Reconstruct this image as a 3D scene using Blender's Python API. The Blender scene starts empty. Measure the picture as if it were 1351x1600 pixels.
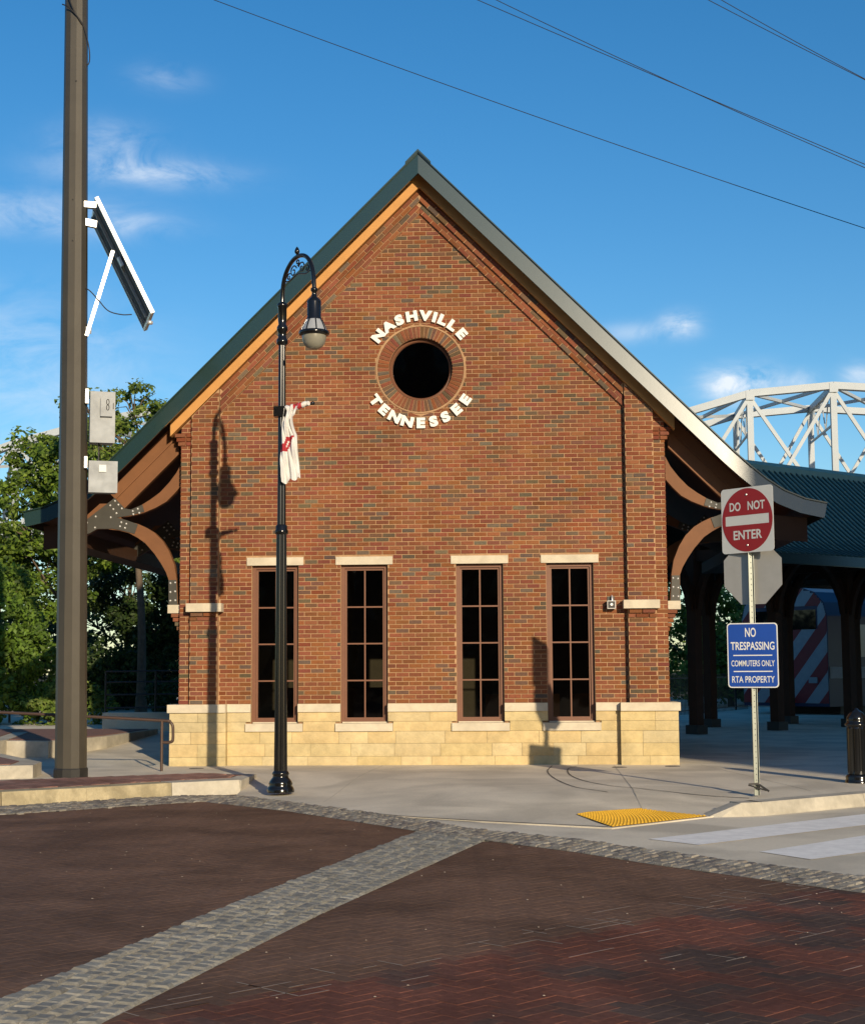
import bpy, bmesh, math, random
import numpy as np
from mathutils import Vector, Matrix
random.seed(7); RNG=np.random.default_rng(7)
R=math.radians
S=bpy.context.scene
col=S.collection

# ------------------------------------------------------------ camera
CAM=Vector((1.377,-23.963,1.466)); yaw,pit,rol=0.05022,0.10112,-0.00617
Rt=Vector((math.cos(yaw),math.sin(yaw),0))
Fw=Vector((-math.sin(yaw)*math.cos(pit),math.cos(yaw)*math.cos(pit),math.sin(pit)))
Up=Rt.cross(Fw)
R2=Rt*math.cos(rol)+Up*math.sin(rol); U2=Up*math.cos(rol)-Rt*math.sin(rol)
cd=bpy.data.cameras.new('camera'); cam=bpy.data.objects.new('camera',cd); col.objects.link(cam)
cam.matrix_world=Matrix(((R2.x,U2.x,-Fw.x,CAM.x),(R2.y,U2.y,-Fw.y,CAM.y),(R2.z,U2.z,-Fw.z,CAM.z),(0,0,0,1)))
cd.sensor_width=36; cd.sensor_fit='VERTICAL'; cd.sensor_height=36; cd.lens=54.33
cd.clip_start=.1; cd.clip_end=3000
S.camera=cam

# ------------------------------------------------------------ sun, sky, exposure
AZ,EL=R(22.6),R(15.6)          # the sun stands behind the camera, to its right
SD=Vector((math.sin(AZ)*math.cos(EL),-math.cos(AZ)*math.cos(EL),math.sin(EL)))
sl=bpy.data.lights.new('sun','SUN'); sl.energy=5.0; sl.angle=R(.53); sl.color=(1,.83,.60)
so=bpy.data.objects.new('sun',sl); col.objects.link(so); so.location=(20,-50,30)
so.rotation_euler=SD.to_track_quat('Z','Y').to_euler()
W=bpy.data.worlds.new('World'); S.world=W; W.use_nodes=True
nt=W.node_tree; nt.nodes.clear()
def N(t,**k):
    n=nt.nodes.new(t)
    for a,b in k.items(): setattr(n,a,b)
    return n
L=lambda a,b: nt.links.new(a,b)
sky=N('ShaderNodeTexSky',sky_type='NISHITA'); sky.sun_disc=False
sky.sun_elevation=EL; sky.sun_rotation=math.atan2(SD.x,SD.y); sky.air_density=1.0; sky.dust_density=.35; sky.ozone_density=3.0; sky.altitude=100
hsv=N('ShaderNodeHueSaturation'); hsv.inputs['Hue'].default_value=.500; hsv.inputs['Saturation'].default_value=1.30; hsv.inputs['Value'].default_value=1.0
L(sky.outputs[0],hsv.inputs['Color'])
tc=N('ShaderNodeTexCoord')
# thin clouds: noise in the sky's own direction, thickest in a few places
mp=N('ShaderNodeMapping'); mp.inputs['Scale'].default_value=(1,1,2.2); mp.inputs['Location'].default_value=(.37,.2,.11); L(tc.outputs['Generated'],mp.inputs['Vector'])
no=N('ShaderNodeTexNoise'); no.inputs['Scale'].default_value=19; no.inputs['Detail'].default_value=9; no.inputs['Roughness'].default_value=.62; no.inputs['Distortion'].default_value=.5
L(mp.outputs[0],no.inputs['Vector'])
def raydir(x,y):
    v=R2*(x-675.5)-U2*(y-800)+Fw*2414.6
    return v.normalized()
acc=None
# (direction looked up in the photograph, angular width, angular height, strength)
for (x,y,w,h,s) in [(225,268,.046,.008,.75),(165,225,.028,.012,.42),(258,122,.018,.007,.34),(40,333,.06,.011,.5),(190,350,.03,.008,.3),(1155,600,.020,.0095,1.9),(1062,508,.011,.007,1.1),(985,520,.022,.006,.35),(1250,596,.010,.006,.7),(1345,590,.012,.008,.75),(30,540,.07,.03,.32),(60,640,.10,.03,.22)]:
    d=raydir(x,y); hx=Vector((d.y,-d.x,0)).normalized(); hy=hx.cross(d).normalized()
    sub=N('ShaderNodeVectorMath',operation='SUBTRACT'); L(tc.outputs['Generated'],sub.inputs[0]); sub.inputs[1].default_value=d
    dx=N('ShaderNodeVectorMath',operation='DOT_PRODUCT'); L(sub.outputs[0],dx.inputs[0]); dx.inputs[1].default_value=hx/w
    dy=N('ShaderNodeVectorMath',operation='DOT_PRODUCT'); L(sub.outputs[0],dy.inputs[0]); dy.inputs[1].default_value=hy/h
    a=N('ShaderNodeMath',operation='MULTIPLY'); L(dx.outputs['Value'],a.inputs[0]); L(dx.outputs['Value'],a.inputs[1])
    b=N('ShaderNodeMath',operation='MULTIPLY_ADD'); L(dy.outputs['Value'],b.inputs[0]); L(dy.outputs['Value'],b.inputs[1]); L(a.outputs[0],b.inputs[2])
    e=N('ShaderNodeMath',operation='MULTIPLY'); L(b.outputs[0],e.inputs[0]); e.inputs[1].default_value=-1
    ex=N('ShaderNodeMath',operation='EXPONENT'); L(e.outputs[0],ex.inputs[0])
    m=N('ShaderNodeMath',operation='MULTIPLY_ADD'); L(ex.outputs[0],m.inputs[0]); m.inputs[1].default_value=s
    if acc is None: m.inputs[2].default_value=0
    else: L(acc,m.inputs[2])
    acc=m.outputs[0]
nr=N('ShaderNodeMapRange'); nr.inputs['From Min'].default_value=.36; nr.inputs['From Max'].default_value=.64; L(no.outputs['Fac'],nr.inputs['Value'])
cm=N('ShaderNodeMath',operation='MULTIPLY',use_clamp=True); L(acc,cm.inputs[0]); L(nr.outputs[0],cm.inputs[1])
# a little haze towards the horizon all round
cmix=N('ShaderNodeMixRGB'); L(cm.outputs[0],cmix.inputs['Fac']); L(hsv.outputs[0],cmix.inputs['Color1']); cmix.inputs['Color2'].default_value=(6.3,6.9,7.6,1)
bg=N('ShaderNodeBackground'); bg.inputs['Strength'].default_value=.136
L(cmix.outputs[0],bg.inputs['Color'])
wo=N('ShaderNodeOutputWorld'); L(bg.outputs[0],wo.inputs['Surface'])
S.view_settings.view_transform='Standard'; S.view_settings.look='None'; S.view_settings.gamma=1; S.view_settings.use_curve_mapping=False
S.view_settings.exposure=0.0
S.cycles.max_bounces=6; S.cycles.transparent_max_bounces=8

# ------------------------------------------------------------ materials
def mat(name,base,rough=.7,metal=0,var=.12,scale=6,bump=0,bscale=40,tint=False,spec=.5,stain=0,stscale=1.3,coat=0,trans=0):
    m=bpy.data.materials.new(name); m.use_nodes=True; t=m.node_tree; p=t.nodes['Principled BSDF']
    p.inputs['Roughness'].default_value=rough; p.inputs['Metallic'].default_value=metal; p.inputs['Specular IOR Level'].default_value=spec
    if coat: p.inputs['Coat Weight'].default_value=coat; p.inputs['Coat Roughness'].default_value=.08
    ge=t.nodes.new('ShaderNodeNewGeometry')
    n=t.nodes.new('ShaderNodeTexNoise'); n.inputs['Scale'].default_value=scale; n.inputs['Detail'].default_value=6; n.inputs['Roughness'].default_value=.65
    t.links.new(ge.outputs['Position'],n.inputs['Vector'])
    mr=t.nodes.new('ShaderNodeMapRange'); mr.inputs['From Min'].default_value=.3; mr.inputs['From Max'].default_value=.7
    mr.inputs['To Min'].default_value=1-var; mr.inputs['To Max'].default_value=1+var
    t.links.new(n.outputs['Fac'],mr.inputs['Value'])
    mul=t.nodes.new('ShaderNodeVectorMath'); mul.operation='SCALE'; t.links.new(mr.outputs[0],mul.inputs['Scale'])
    if tint:
        at=t.nodes.new('ShaderNodeAttribute'); at.attribute_name='tint'; t.links.new(at.outputs['Color'],mul.inputs[0])
    else: mul.inputs[0].default_value=base
    out=mul.outputs[0]
    if stain:
        n2=t.nodes.new('ShaderNodeTexNoise'); n2.inputs['Scale'].default_value=stscale; n2.inputs['Detail'].default_value=5; n2.inputs['Distortion'].default_value=.6
        t.links.new(ge.outputs['Position'],n2.inputs['Vector'])
        m2=t.nodes.new('ShaderNodeMapRange'); m2.inputs['From Min'].default_value=.38; m2.inputs['From Max'].default_value=.62; m2.inputs['To Min'].default_value=1-stain; m2.inputs['To Max'].default_value=1+stain*.4
        t.links.new(n2.outputs['Fac'],m2.inputs['Value'])
        s2=t.nodes.new('ShaderNodeVectorMath'); s2.operation='SCALE'; t.links.new(out,s2.inputs[0]); t.links.new(m2.outputs[0],s2.inputs['Scale']); out=s2.outputs[0]
    t.links.new(out,p.inputs['Base Color'])
    if bump:
        n3=t.nodes.new('ShaderNodeTexNoise'); n3.inputs['Scale'].default_value=bscale; n3.inputs['Detail'].default_value=8; n3.inputs['Roughness'].default_value=.7
        t.links.new(ge.outputs['Position'],n3.inputs['Vector'])
        bp=t.nodes.new('ShaderNodeBump'); bp.inputs['Strength'].default_value=bump; bp.inputs['Distance'].default_value=.02
        t.links.new(n3.outputs['Fac'],bp.inputs['Height']); t.links.new(bp.outputs[0],p.inputs['Normal'])
    if trans:
        tr=t.nodes.new('ShaderNodeBsdfTranslucent'); t.links.new(out,tr.inputs['Color'])
        mx=t.nodes.new('ShaderNodeMixShader'); mx.inputs[0].default_value=trans
        o=t.nodes['Material Output']; t.links.new(p.outputs[0],mx.inputs[1]); t.links.new(tr.outputs[0],mx.inputs[2]); t.links.new(mx.outputs[0],o.inputs['Surface'])
    return m
M={}
M['brick']=mat('brick',0,.85,tint=True,var=.16,scale=38,bump=.35,bscale=160,spec=.25,stain=.17,stscale=.8)
M['mortar']=mat('mortar',(.43,.265,.145),.95,var=.15,scale=20,bump=.3,bscale=200,spec=.1,stain=.15,stscale=1.6)
M['stone']=mat('stone',0,.9,tint=True,var=.12,scale=9,bump=.6,bscale=45,spec=.2,stain=.10,stscale=2.5)
M['cast']=mat('cast_stone',(.60,.53,.40),.85,var=.06,scale=9,bump=.15,bscale=90,spec=.25,stain=.10,stscale=4)
M['concrete']=mat('concrete',(.68,.61,.475),.9,var=.06,scale=30,bump=.25,bscale=120,spec=.25,stain=.20,stscale=.9)
M['kerb']=mat('kerb_stone',(.50,.46,.37),.9,var=.1,scale=14,bump=.4,bscale=60,spec=.2,stain=.2,stscale=2.2)
M['kerbY']=mat('kerb_sandstone',(.44,.375,.235),.9,var=.14,scale=14,bump=.6,bscale=40,spec=.2,stain=.25,stscale=2.6)
M['paver']=mat('paver',0,.8,tint=True,var=.24,scale=22,bump=.35,bscale=90,spec=.10,stain=.28,stscale=.9)
M['joint']=mat('paver_joint',(.120,.074,.052),.95,var=.2,scale=12,bump=.4,bscale=100,spec=.1,stain=.3,stscale=.7)
M['sett']=mat('sett',0,.82,tint=True,var=.2,scale=26,bump=.5,bscale=70,spec=.3)
M['grout']=mat('sett_joint',(.43,.40,.32),.95,var=.25,scale=20,bump=.6,bscale=60,spec=.1)
M['paint']=mat('road_paint',(.90,.88,.82),.8,var=.06,scale=14,bump=.15,bscale=90,spec=.3,stain=.08,stscale=5)
M['yellow']=mat('yellow_tactile',(.62,.36,.03),.7,var=.12,scale=12,spec=.3)
M['sand']=mat('joint_sand',(.42,.34,.26),.95,var=.2)
M['tar']=mat('tar',(.10,.09,.075),.8)  # also colours the drawn wire shadows
M['woodL']=mat('wood_honey',(.56,.28,.085),.6,var=.08,scale=3,spec=.3,bump=.08,bscale=30)
M['wood']=mat('wood_brown',(.185,.078,.030),.6,var=.10,scale=4,spec=.3,bump=.08,bscale=30)
M['wooddark']=mat('wood_dark',(.06,.028,.015),.7,var=.12,scale=4,spec=.2)
M['soffit']=mat('wood_soffit',(.11,.042,.017),.65,var=.12,scale=3,spec=.2)
M['steeldark']=mat('plate_steel',(.055,.052,.042),.55,metal=.2,var=.1)
M['bolt']=mat('bolt_steel',(.75,.74,.70),.35,metal=.6,var=.03)
M['green']=mat('green_metal',(.014,.036,.030),.24,metal=.0,var=.04,spec=.95,bump=.02,bscale=2.5)
M['roofgreen']=mat('green_roof_metal',(.30,.42,.30),.5,metal=.0,var=.08,spec=.5,stain=.06)
M['seamgreen']=mat('seam_cap',(.05,.085,.07),.5,var=.05)  # darker than the panels: rib shade put into the colour
M['frame']=mat('window_frame',(.175,.072,.036),.5,var=.05)
M['glass']=mat('dark_glass',(.006,.007,.007),.04,var=.02,spec=.5)
def glassmat():
    m=bpy.data.materials.new('window_glass'); m.use_nodes=True; t=m.node_tree; t.nodes.clear(); n=t.nodes.new
    g=n('ShaderNodeBsdfGlossy'); g.inputs['Roughness'].default_value=.03; tr=n('ShaderNodeBsdfTransparent'); tr.inputs['Color'].default_value=(.42,.44,.40,1)
    fr=n('ShaderNodeFresnel'); fr.inputs['IOR'].default_value=1.6
    ge=n('ShaderNodeNewGeometry'); no=n('ShaderNodeTexNoise'); no.inputs['Scale'].default_value=1.6; no.inputs['Detail'].default_value=2; t.links.new(ge.outputs['Position'],no.inputs['Vector'])
    bp=n('ShaderNodeBump'); bp.inputs['Strength'].default_value=.12; bp.inputs['Distance'].default_value=.02; t.links.new(no.outputs['Fac'],bp.inputs['Height']); t.links.new(bp.outputs[0],g.inputs['Normal'])
    mx=n('ShaderNodeMixShader'); t.links.new(fr.outputs[0],mx.inputs[0]); t.links.new(tr.outputs[0],mx.inputs[1]); t.links.new(g.outputs[0],mx.inputs[2])
    o=n('ShaderNodeOutputMaterial'); t.links.new(mx.outputs[0],o.inputs['Surface']); return m
M['clear']=glassmat()
M['room']=mat('room_wall',(.17,.13,.09),.8)
M['white']=mat('white_letter',(.85,.83,.74),.5,var=.03)
M['black']=mat('black_iron',(.008,.008,.008),.16,var=.05,spec=.55)
M['blackmat']=mat('black_iron_dull',(.02,.019,.018),.5,var=.08)
M['pole']=mat('bronze_pole',(.070,.062,.047),.45,metal=.25,var=.05,stain=.08,stscale=1.5)
M['polebase']=mat('pole_base',(.018,.017,.015),.6)
M['alu']=mat('aluminium',(.30,.32,.33),.55,metal=.1,var=.12,scale=7,spec=.3,stain=.12,stscale=5)
M['aluW']=mat('aluminium_bright',(.85,.85,.83),.4,metal=.35,var=.03)
M['panelback']=mat('panel_back',(.05,.05,.055),.6)
M['cell']=mat('solar_cells',(.01,.014,.04),.1)
M['galv']=mat('galvanised',(.25,.27,.24),.4,metal=.7,var=.1,scale=12)
M['signback']=mat('sign_aluminium',(.42,.41,.38),.5,metal=.4,var=.06)
M['signwhite']=mat('sign_white',(.62,.63,.60),.45,var=.03)
M['signred']=mat('sign_red',(.30,.012,.012),.4,var=.04)
M['signblue']=mat('sign_blue',(.008,.055,.30),.4,var=.04)
M['globe']=mat('frosted_glass',(.25,.24,.19),.25,var=.05,spec=.6)
M['band']=mat('lamp_glass_band',(.32,.34,.36),.15,var=.05,spec=.8)
M['banner']=mat('banner_white',(.74,.73,.70),.8,var=.04,trans=.15,tint=False)
M['bannerred']=mat('banner_red',(.36,.02,.03),.8,var=.05)
M['railb']=mat('brown_rail',(.075,.045,.032),.45,metal=.2,var=.08)
M['bark']=mat('bark',(.13,.10,.07),.95,var=.25,scale=9,bump=.7,bscale=30,spec=.1)
M['leaf']=mat('leaf',0,.55,tint=True,var=.12,scale=3,spec=.3,trans=.33)
M['bridge']=mat('bridge_white',(.42,.46,.48),.55,var=.05,scale=.8,stain=.06,stscale=.3)
M['traindark']=mat('train_blue',(.012,.022,.07),.35,var=.05)
M['trainwhite']=mat('train_white',(.30,.31,.33),.45)
M['trainred']=mat('train_red',(.24,.015,.02),.45)
M['wire']=mat('wire',(.012,.012,.014),.6)
M['ground']=mat('ground_earth',(.10,.085,.05),.95,var=.3,scale=2,bump=.5,bscale=10,stain=.3,spec=.1)
M['grass']=mat('grass',0,.8,tint=True,var=.15,scale=2,trans=.2,spec=.2)

# ------------------------------------------------------------ mesh helper
class MB:
    def __init__(s): s.v=[];s.f=[];s.m=[];s.c=[];s.sm=[]
    def add(s,vs,fs,mi=0,c=(1,1,1),smooth=False):
        o=len(s.v); s.v.extend([tuple(v) for v in vs])
        for f in fs: s.f.append(tuple(o+i for i in f)); s.m.append(mi); s.c.append(c); s.sm.append(smooth)
    def box(s,x0,x1,y0,y1,z0,z1,mi=0,c=(1,1,1)):
        s.hexa([(x0,y0),(x1,y0),(x1,y1),(x0,y1)],z0,z1,mi,c)
    def hexa(s,q,z0,z1,mi=0,c=(1,1,1)):
        s.prismz(q,z0,z1,mi,c)
    def prismz(s,q,z0,z1,mi=0,c=(1,1,1)):
        n=len(q); A=sum(q[i][0]*q[(i+1)%n][1]-q[(i+1)%n][0]*q[i][1] for i in range(n))
        if A<0: q=q[::-1]
        vs=[(x,y,z0) for x,y in q]+[(x,y,z1) for x,y in q]
        fs=[tuple(range(n-1,-1,-1)),tuple(range(n,2*n))]+[(i,(i+1)%n,n+(i+1)%n,n+i) for i in range(n)]
        s.add(vs,fs,mi,c)
    def prismy(s,q,y0,y1,mi=0,c=(1,1,1)):   # polygon in x,z, extruded from front y0 to back y1
        n=len(q); A=sum(q[i][0]*q[(i+1)%n][1]-q[(i+1)%n][0]*q[i][1] for i in range(n))
        if A<0: q=q[::-1]
        vs=[(x,y0,z) for x,z in q]+[(x,y1,z) for x,z in q]
        fs=[tuple(range(n)),tuple(range(2*n-1,n-1,-1))]+[(i,n+i,n+(i+1)%n,(i+1)%n) for i in range(n)]
        s.add(vs,fs,mi,c)
    def obox(s,p,ax,ay,az,h,mi=0,c=(1,1,1)):  # oriented box
        p=Vector(p);ax=Vector(ax)*h[0];ay=Vector(ay)*h[1];az=Vector(az)*h[2]
        vs=[p+a*ax+b*ay+d*az for d in(-1,1) for a,b in((-1,-1),(1,-1),(1,1),(-1,1))]
        s.add(vs,[(3,2,1,0),(4,5,6,7),(0,1,5,4),(1,2,6,5),(2,3,7,6),(3,0,4,7)],mi,c)
    def bar(s,a,b,w,h=None,mi=0,c=(1,1,1),up=(0,0,1)):
        a=Vector(a);b=Vector(b);h=h or w; d=(b-a); l=d.length; d.normalize(); x=d.cross(Vector(up))
        if x.length<1e-3: x=d.cross(Vector((0,1,0)))
        x.normalize(); z=x.cross(d)
        s.obox((a+b)/2,d,x,z,(l/2,w/2,h/2),mi,c)
    def tube(s,path,rad,n=10,mi=0,c=(1,1,1),cap=True):
        P=[Vector(p) for p in path]; r=rad if hasattr(rad,'__len__') else [rad]*len(P)
        t0=(P[1]-P[0]).normalized(); u=t0.orthogonal().normalized(); vs=[]
        for i,p in enumerate(P):
            t=((P[min(i+1,len(P)-1)]-P[max(i-1,0)])).normalized()
            u=(u-t*u.dot(t)).normalized(); w=t.cross(u)
            for k in range(n):
                a=2*math.pi*k/n; vs.append(p+(u*math.cos(a)+w*math.sin(a))*r[i])
        fs=[(i*n+k,i*n+(k+1)%n,(i+1)*n+(k+1)%n,(i+1)*n+k) for i in range(len(P)-1) for k in range(n)]
        s.add(vs,fs,mi,c,True)
        if cap: s.add(vs[:n],[tuple(range(n-1,-1,-1))],mi,c); s.add(vs[-n:],[tuple(range(n))],mi,c)
    def lathe(s,prof,cx,cy,n=24,mi=0,c=(1,1,1),flute=0,smooth=True,z0=0,rot=0):
        vs=[]
        for r,z in prof:
            for k in range(n):
                a=2*math.pi*k/n+rot; rr=r*(1-flute*(k%2)); rr=r*(1-flute*.5*(1+math.cos(12*a))) if flute else r; vs.append((cx+rr*math.cos(a),cy+rr*math.sin(a),z+z0))
        m=len(prof)
        fs=[(i*n+k,i*n+(k+1)%n,(i+1)*n+(k+1)%n,(i+1)*n+k) for i in range(m-1) for k in range(n)]
        s.add(vs,fs,mi,c,smooth)
        s.add(vs[:n],[tuple(range(n-1,-1,-1))],mi,c); s.add(vs[-n:],[tuple(range(n))],mi,c)
    def mesh(s,name,mats,off=(0,0,0)):
        me=bpy.data.meshes.new(name)
        v=np.array(s.v,dtype=np.float64)-np.array(off); me.from_pydata(v.tolist(),[],s.f)
        for m in mats: me.materials.append(m)
        me.polygons.foreach_set('material_index',s.m); me.polygons.foreach_set('use_smooth',s.sm)
        cnt=[len(f) for f in s.f]; ca=np.ones((sum(cnt),4),dtype=np.float32); ca[:,:3]=np.repeat(np.array(s.c,dtype=np.float32),cnt,axis=0)
        at=me.color_attributes.new('tint','FLOAT_COLOR','CORNER'); at.data.foreach_set('color',ca.ravel())
        me.update(); return me
    def build(s,name,mats,parent=None,kind=None,origin=None):
        if not isinstance(mats,(list,tuple)): mats=[mats]
        base=wloc(parent) if parent else Vector((0,0,0))
        if origin is None:
            v=np.array(s.v); mn=v.min(0);mx=v.max(0); origin=((mn[0]+mx[0])/2,(mn[1]+mx[1])/2,mn[2])
        me=s.mesh(name,mats,origin)
        return link(name,me,parent,Vector(origin)-base,kind)
LOC={}
def wloc(o): return LOC[o.name] if o else Vector((0,0,0))
def link(name,me,parent=None,loc=(0,0,0),kind=None):
    o=bpy.data.objects.new(name,me); col.objects.link(o); o.location=loc
    LOC[o.name]=Vector(loc)+(wloc(parent) if parent else Vector((0,0,0)))
    if parent: o.parent=parent
    if kind: o['kind']=kind
    return o
def thing(name,loc,label,cat,group=None):
    o=link(name,None,None,Vector(loc)); o.empty_display_size=.3
    return tag(o,label,cat,group)
def tag(o,label,cat,group=None):
    o['label']=label; o['category']=cat
    if group: o['group']=group
    return o
def bez(p,n=8):
    # Catmull-Rom through points
    P=[Vector(q) for q in p]; P=[2*P[0]-P[1]]+P+[2*P[-1]-P[-2]]; out=[]
    for i in range(1,len(P)-2):
        for k in range(n):
            t=k/n;a,b,c,d=P[i-1:i+3]
            out.append(.5*((2*b)+(c-a)*t+(2*a-5*b+4*c-d)*t*t+(3*b-a-3*c+d)*t**3))
    out.append(P[-2]); return out
def jit(c,a,b=0):
    k=1+random.uniform(-a,a); return tuple(max(0,x*k+random.uniform(-b,b)) for x in c)
def textmesh(body,size,ext=.004,offset=0,xs=1,align='CENTER'):
    cu=bpy.data.curves.new('t','FONT'); cu.body=body; cu.size=size; cu.extrude=ext; cu.offset=offset; cu.align_x=align; cu.align_y='CENTER'; cu.resolution_u=4
    o=bpy.data.objects.new('t',cu); col.objects.link(o)
    dg=bpy.context.evaluated_depsgraph_get(); me=bpy.data.meshes.new_from_object(o.evaluated_get(dg))
    bpy.data.objects.remove(o); bpy.data.curves.remove(cu)
    for v in me.vertices: v.co.x*=xs
    return me
def holed(name,outer,holes,depth,m):   # x,z outline with holes, as a solid of the given depth; local y from 0 to depth
    cu=bpy.data.curves.new(name,'CURVE'); cu.dimensions='2D'; cu.fill_mode='BOTH'; cu.extrude=depth/2
    for pts in [outer]+holes:
        sp=cu.splines.new('POLY'); sp.points.add(len(pts)-1)
        for i,(x,z) in enumerate(pts): sp.points[i].co=(x,z,0,1)
        sp.use_cyclic_u=True
    o=bpy.data.objects.new(name,cu); col.objects.link(o)
    dg=bpy.context.evaluated_depsgraph_get(); me=bpy.data.meshes.new_from_object(o.evaluated_get(dg))
    bpy.data.objects.remove(o); bpy.data.curves.remove(cu)
    me.name=name; me.transform(Matrix(((1,0,0,0),(0,0,-1,depth/2),(0,1,0,0),(0,0,0,1))))
    me.materials.clear(); me.materials.append(m)
    for p in me.polygons: p.use_smooth=False
    return me

# ============================================================ the ground
def pdist(P,poly):
    d=1e9
    for a,b in zip(poly[:-1],poly[1:]):
        ax,ay=a;bx,by=b; t=((P[0]-ax)*(bx-ax)+(P[1]-ay)*(by-ay))/((bx-ax)**2+(by-ay)**2); t=max(0,min(1,t))
        d=min(d,math.hypot(P[0]-ax-t*(bx-ax),P[1]-ay-t*(by-ay)))
    return d
RAMP=[(-2.17,-3.97),(-1.36,-4.95),(-.36,-6.38),(.12,-6.93),(1.04,-7.5),(2.36,-8.20),(3.5,-7.0)]
def zS(x,y):
    d=pdist((x,y),RAMP); t=min(1,d/2.4); s=t*t*(3-2*t); z=-.128*(1-s)
    if x<-3.95 and y>0: z+=min(.30,.035*y)
    return z
b=MB()
b.add([(-900,-900,-.9),(900,-900,-.9),(900,900,-.9),(-900,900,-.9)],[(0,1,2,3)]); b.build('ground',M['ground'],kind='structure')
b=MB()
b.add([(-60,-60,-.165),(60,-60,-.165),(60,16,-.165),(-60,16,-.165)],[(0,1,2,3)]); road=b.build('road',M['joint'],kind='structure',origin=(0,0,-.165))
# concrete footway, a ruled sheet from its front edge to far behind the station
front=[(-30,-19),(-12,-7.2),(-5.5,-3.3),(-2.9,-1.95),(-2.3,-2.35),(-2.2,-3.45)]+RAMP+[(3.85,-6.84),(4.1,-6.74),(5.44,-5.6),(9,-2.6),(14,1.6),(40,24)]
fr=[]
for a,c in zip(front[:-1],front[1:]):
    n=max(1,int(math.dist(a,c)/.22)) if abs(a[0])<13 and abs(c[0])<15 else 6
    for k in range(n): fr.append((a[0]+(c[0]-a[0])*k/n,a[1]+(c[1]-a[1])*k/n))
fr.append(front[-1])
b=MB(); rows=[0,.12,.3,.5,.75,1,1.3,1.7,2.2,3,4,5,6.5,8,10,13,17,25,60]
vs=[]
for (x,y) in fr:
    for r in rows:
        xx=x+(r*.15*(1 if x>0 else -1)*min(1,abs(x)/8)); yy=y+r
        vs.append((xx,yy,zS(xx,yy)))
m=len(rows)
b.add(vs,[(i*m+k,(i+1)*m+k,(i+1)*m+k+1,i*m+k+1) for i in range(len(fr)-1) for k in range(m-1)],smooth=True)
# edge skirt
vs=[];
for (x,y) in fr: vs+= [(x,y,zS(x,y)),(x,y,-.3)]
b.add(vs,[(2*i,2*i+1,2*i+3,2*i+2) for i in range(len(fr)-1)])
b.build('sidewalk',M['concrete'],kind='structure',origin=(0,0,0))
# concrete gutter / crossing slab beside the setts
BU=[(-2.17,-3.98),(-1.36,-4.96),(.08,-6.80),(1.05,-8.28),(1.97,-9.15),(2.49,-9.88),(3.04,-10.58),(4.06,-11.78),(5.8,-13.9),(9,-18)]
b=MB(); q=[(x,y) for x,y in BU]+[(30,-18),(40,23.9),(14,1.5),(9,-2.7),(5.44,-5.7),(4.1,-6.84),(3.85,-6.94),(3.5,-7.04),(2.36,-8.24),(1.04,-7.54),(.12,-6.97),(-.36,-6.42),(-1.36,-4.96)]
b.add([(x,y,-.138) for x,y in q],[tuple(range(len(q)))]); b.build('crossing_slab',M['concrete'],kind='structure')
# saw cuts and overhead-wire shadows drawn as dark strips on the footway
def ribbon(bm,pts,w,dz=.004,mi=0,zf=None):
    P=[Vector((p[0],p[1],0)) for p in pts]; vs=[]
    for i,p in enumerate(P):
        t=(P[min(i+1,len(P)-1)]-P[max(0,i-1)]).normalized(); n=Vector((-t.y,t.x,0)); ww=w*(random.uniform(.7,1.2))
        for s in(-1,1):
            q=p+n*s*ww/2; vs.append((q.x,q.y,(zf(q.x,q.y) if zf else zS(q.x,q.y))+dz))
    bm.add(vs,[(2*i,2*i+1,2*i+3,2*i+2) for i in range(len(P)-1)],mi)
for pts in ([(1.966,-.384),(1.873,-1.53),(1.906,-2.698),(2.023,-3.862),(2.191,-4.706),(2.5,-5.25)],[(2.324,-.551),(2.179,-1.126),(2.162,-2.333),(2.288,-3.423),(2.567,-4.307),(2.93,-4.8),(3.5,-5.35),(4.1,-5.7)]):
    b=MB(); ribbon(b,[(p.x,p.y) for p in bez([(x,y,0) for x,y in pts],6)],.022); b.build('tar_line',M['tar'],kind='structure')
b=MB(); ribbon(b,[(p.x,p.y) for p in bez([(-.45,-6.24,0),(.12,-6.88,0),(1.02,-7.44,0),(2.33,-8.10,0)],10)],.035,.003); b.build('gutter_crack',M['tar'],kind='structure')
for cx,cy in ((3.75,-.55),(2.95,-.75),(-3.35,-.75)):
    b=MB(); b.lathe([(.11,-.004),(.11,.005),(.09,.007),(.0,.007)],cx,cy,18,z0=zS(cx,cy)); b.build('drain_cover',M['tar'],kind='structure')
b=MB()
for (x0,y0),(x1,y1) in (((-.6,-.2),(-.9,-5.2)),((2.9,-.4),(2.8,-6.5)),((-3.9,-1.3),(6,-1.35)),((6.2,-.3),(6.3,-4.4)),((-3.0,1.0),(-3.0,1.1)),((4.2,-.2),(4.9,-5.2))):
    ribbon(b,[(x0+(x1-x0)*k/20,y0+(y1-y0)*k/20) for k in range(21)],.010,.003)
b.build('slab_joint',M['kerb'],kind='structure')

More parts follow.
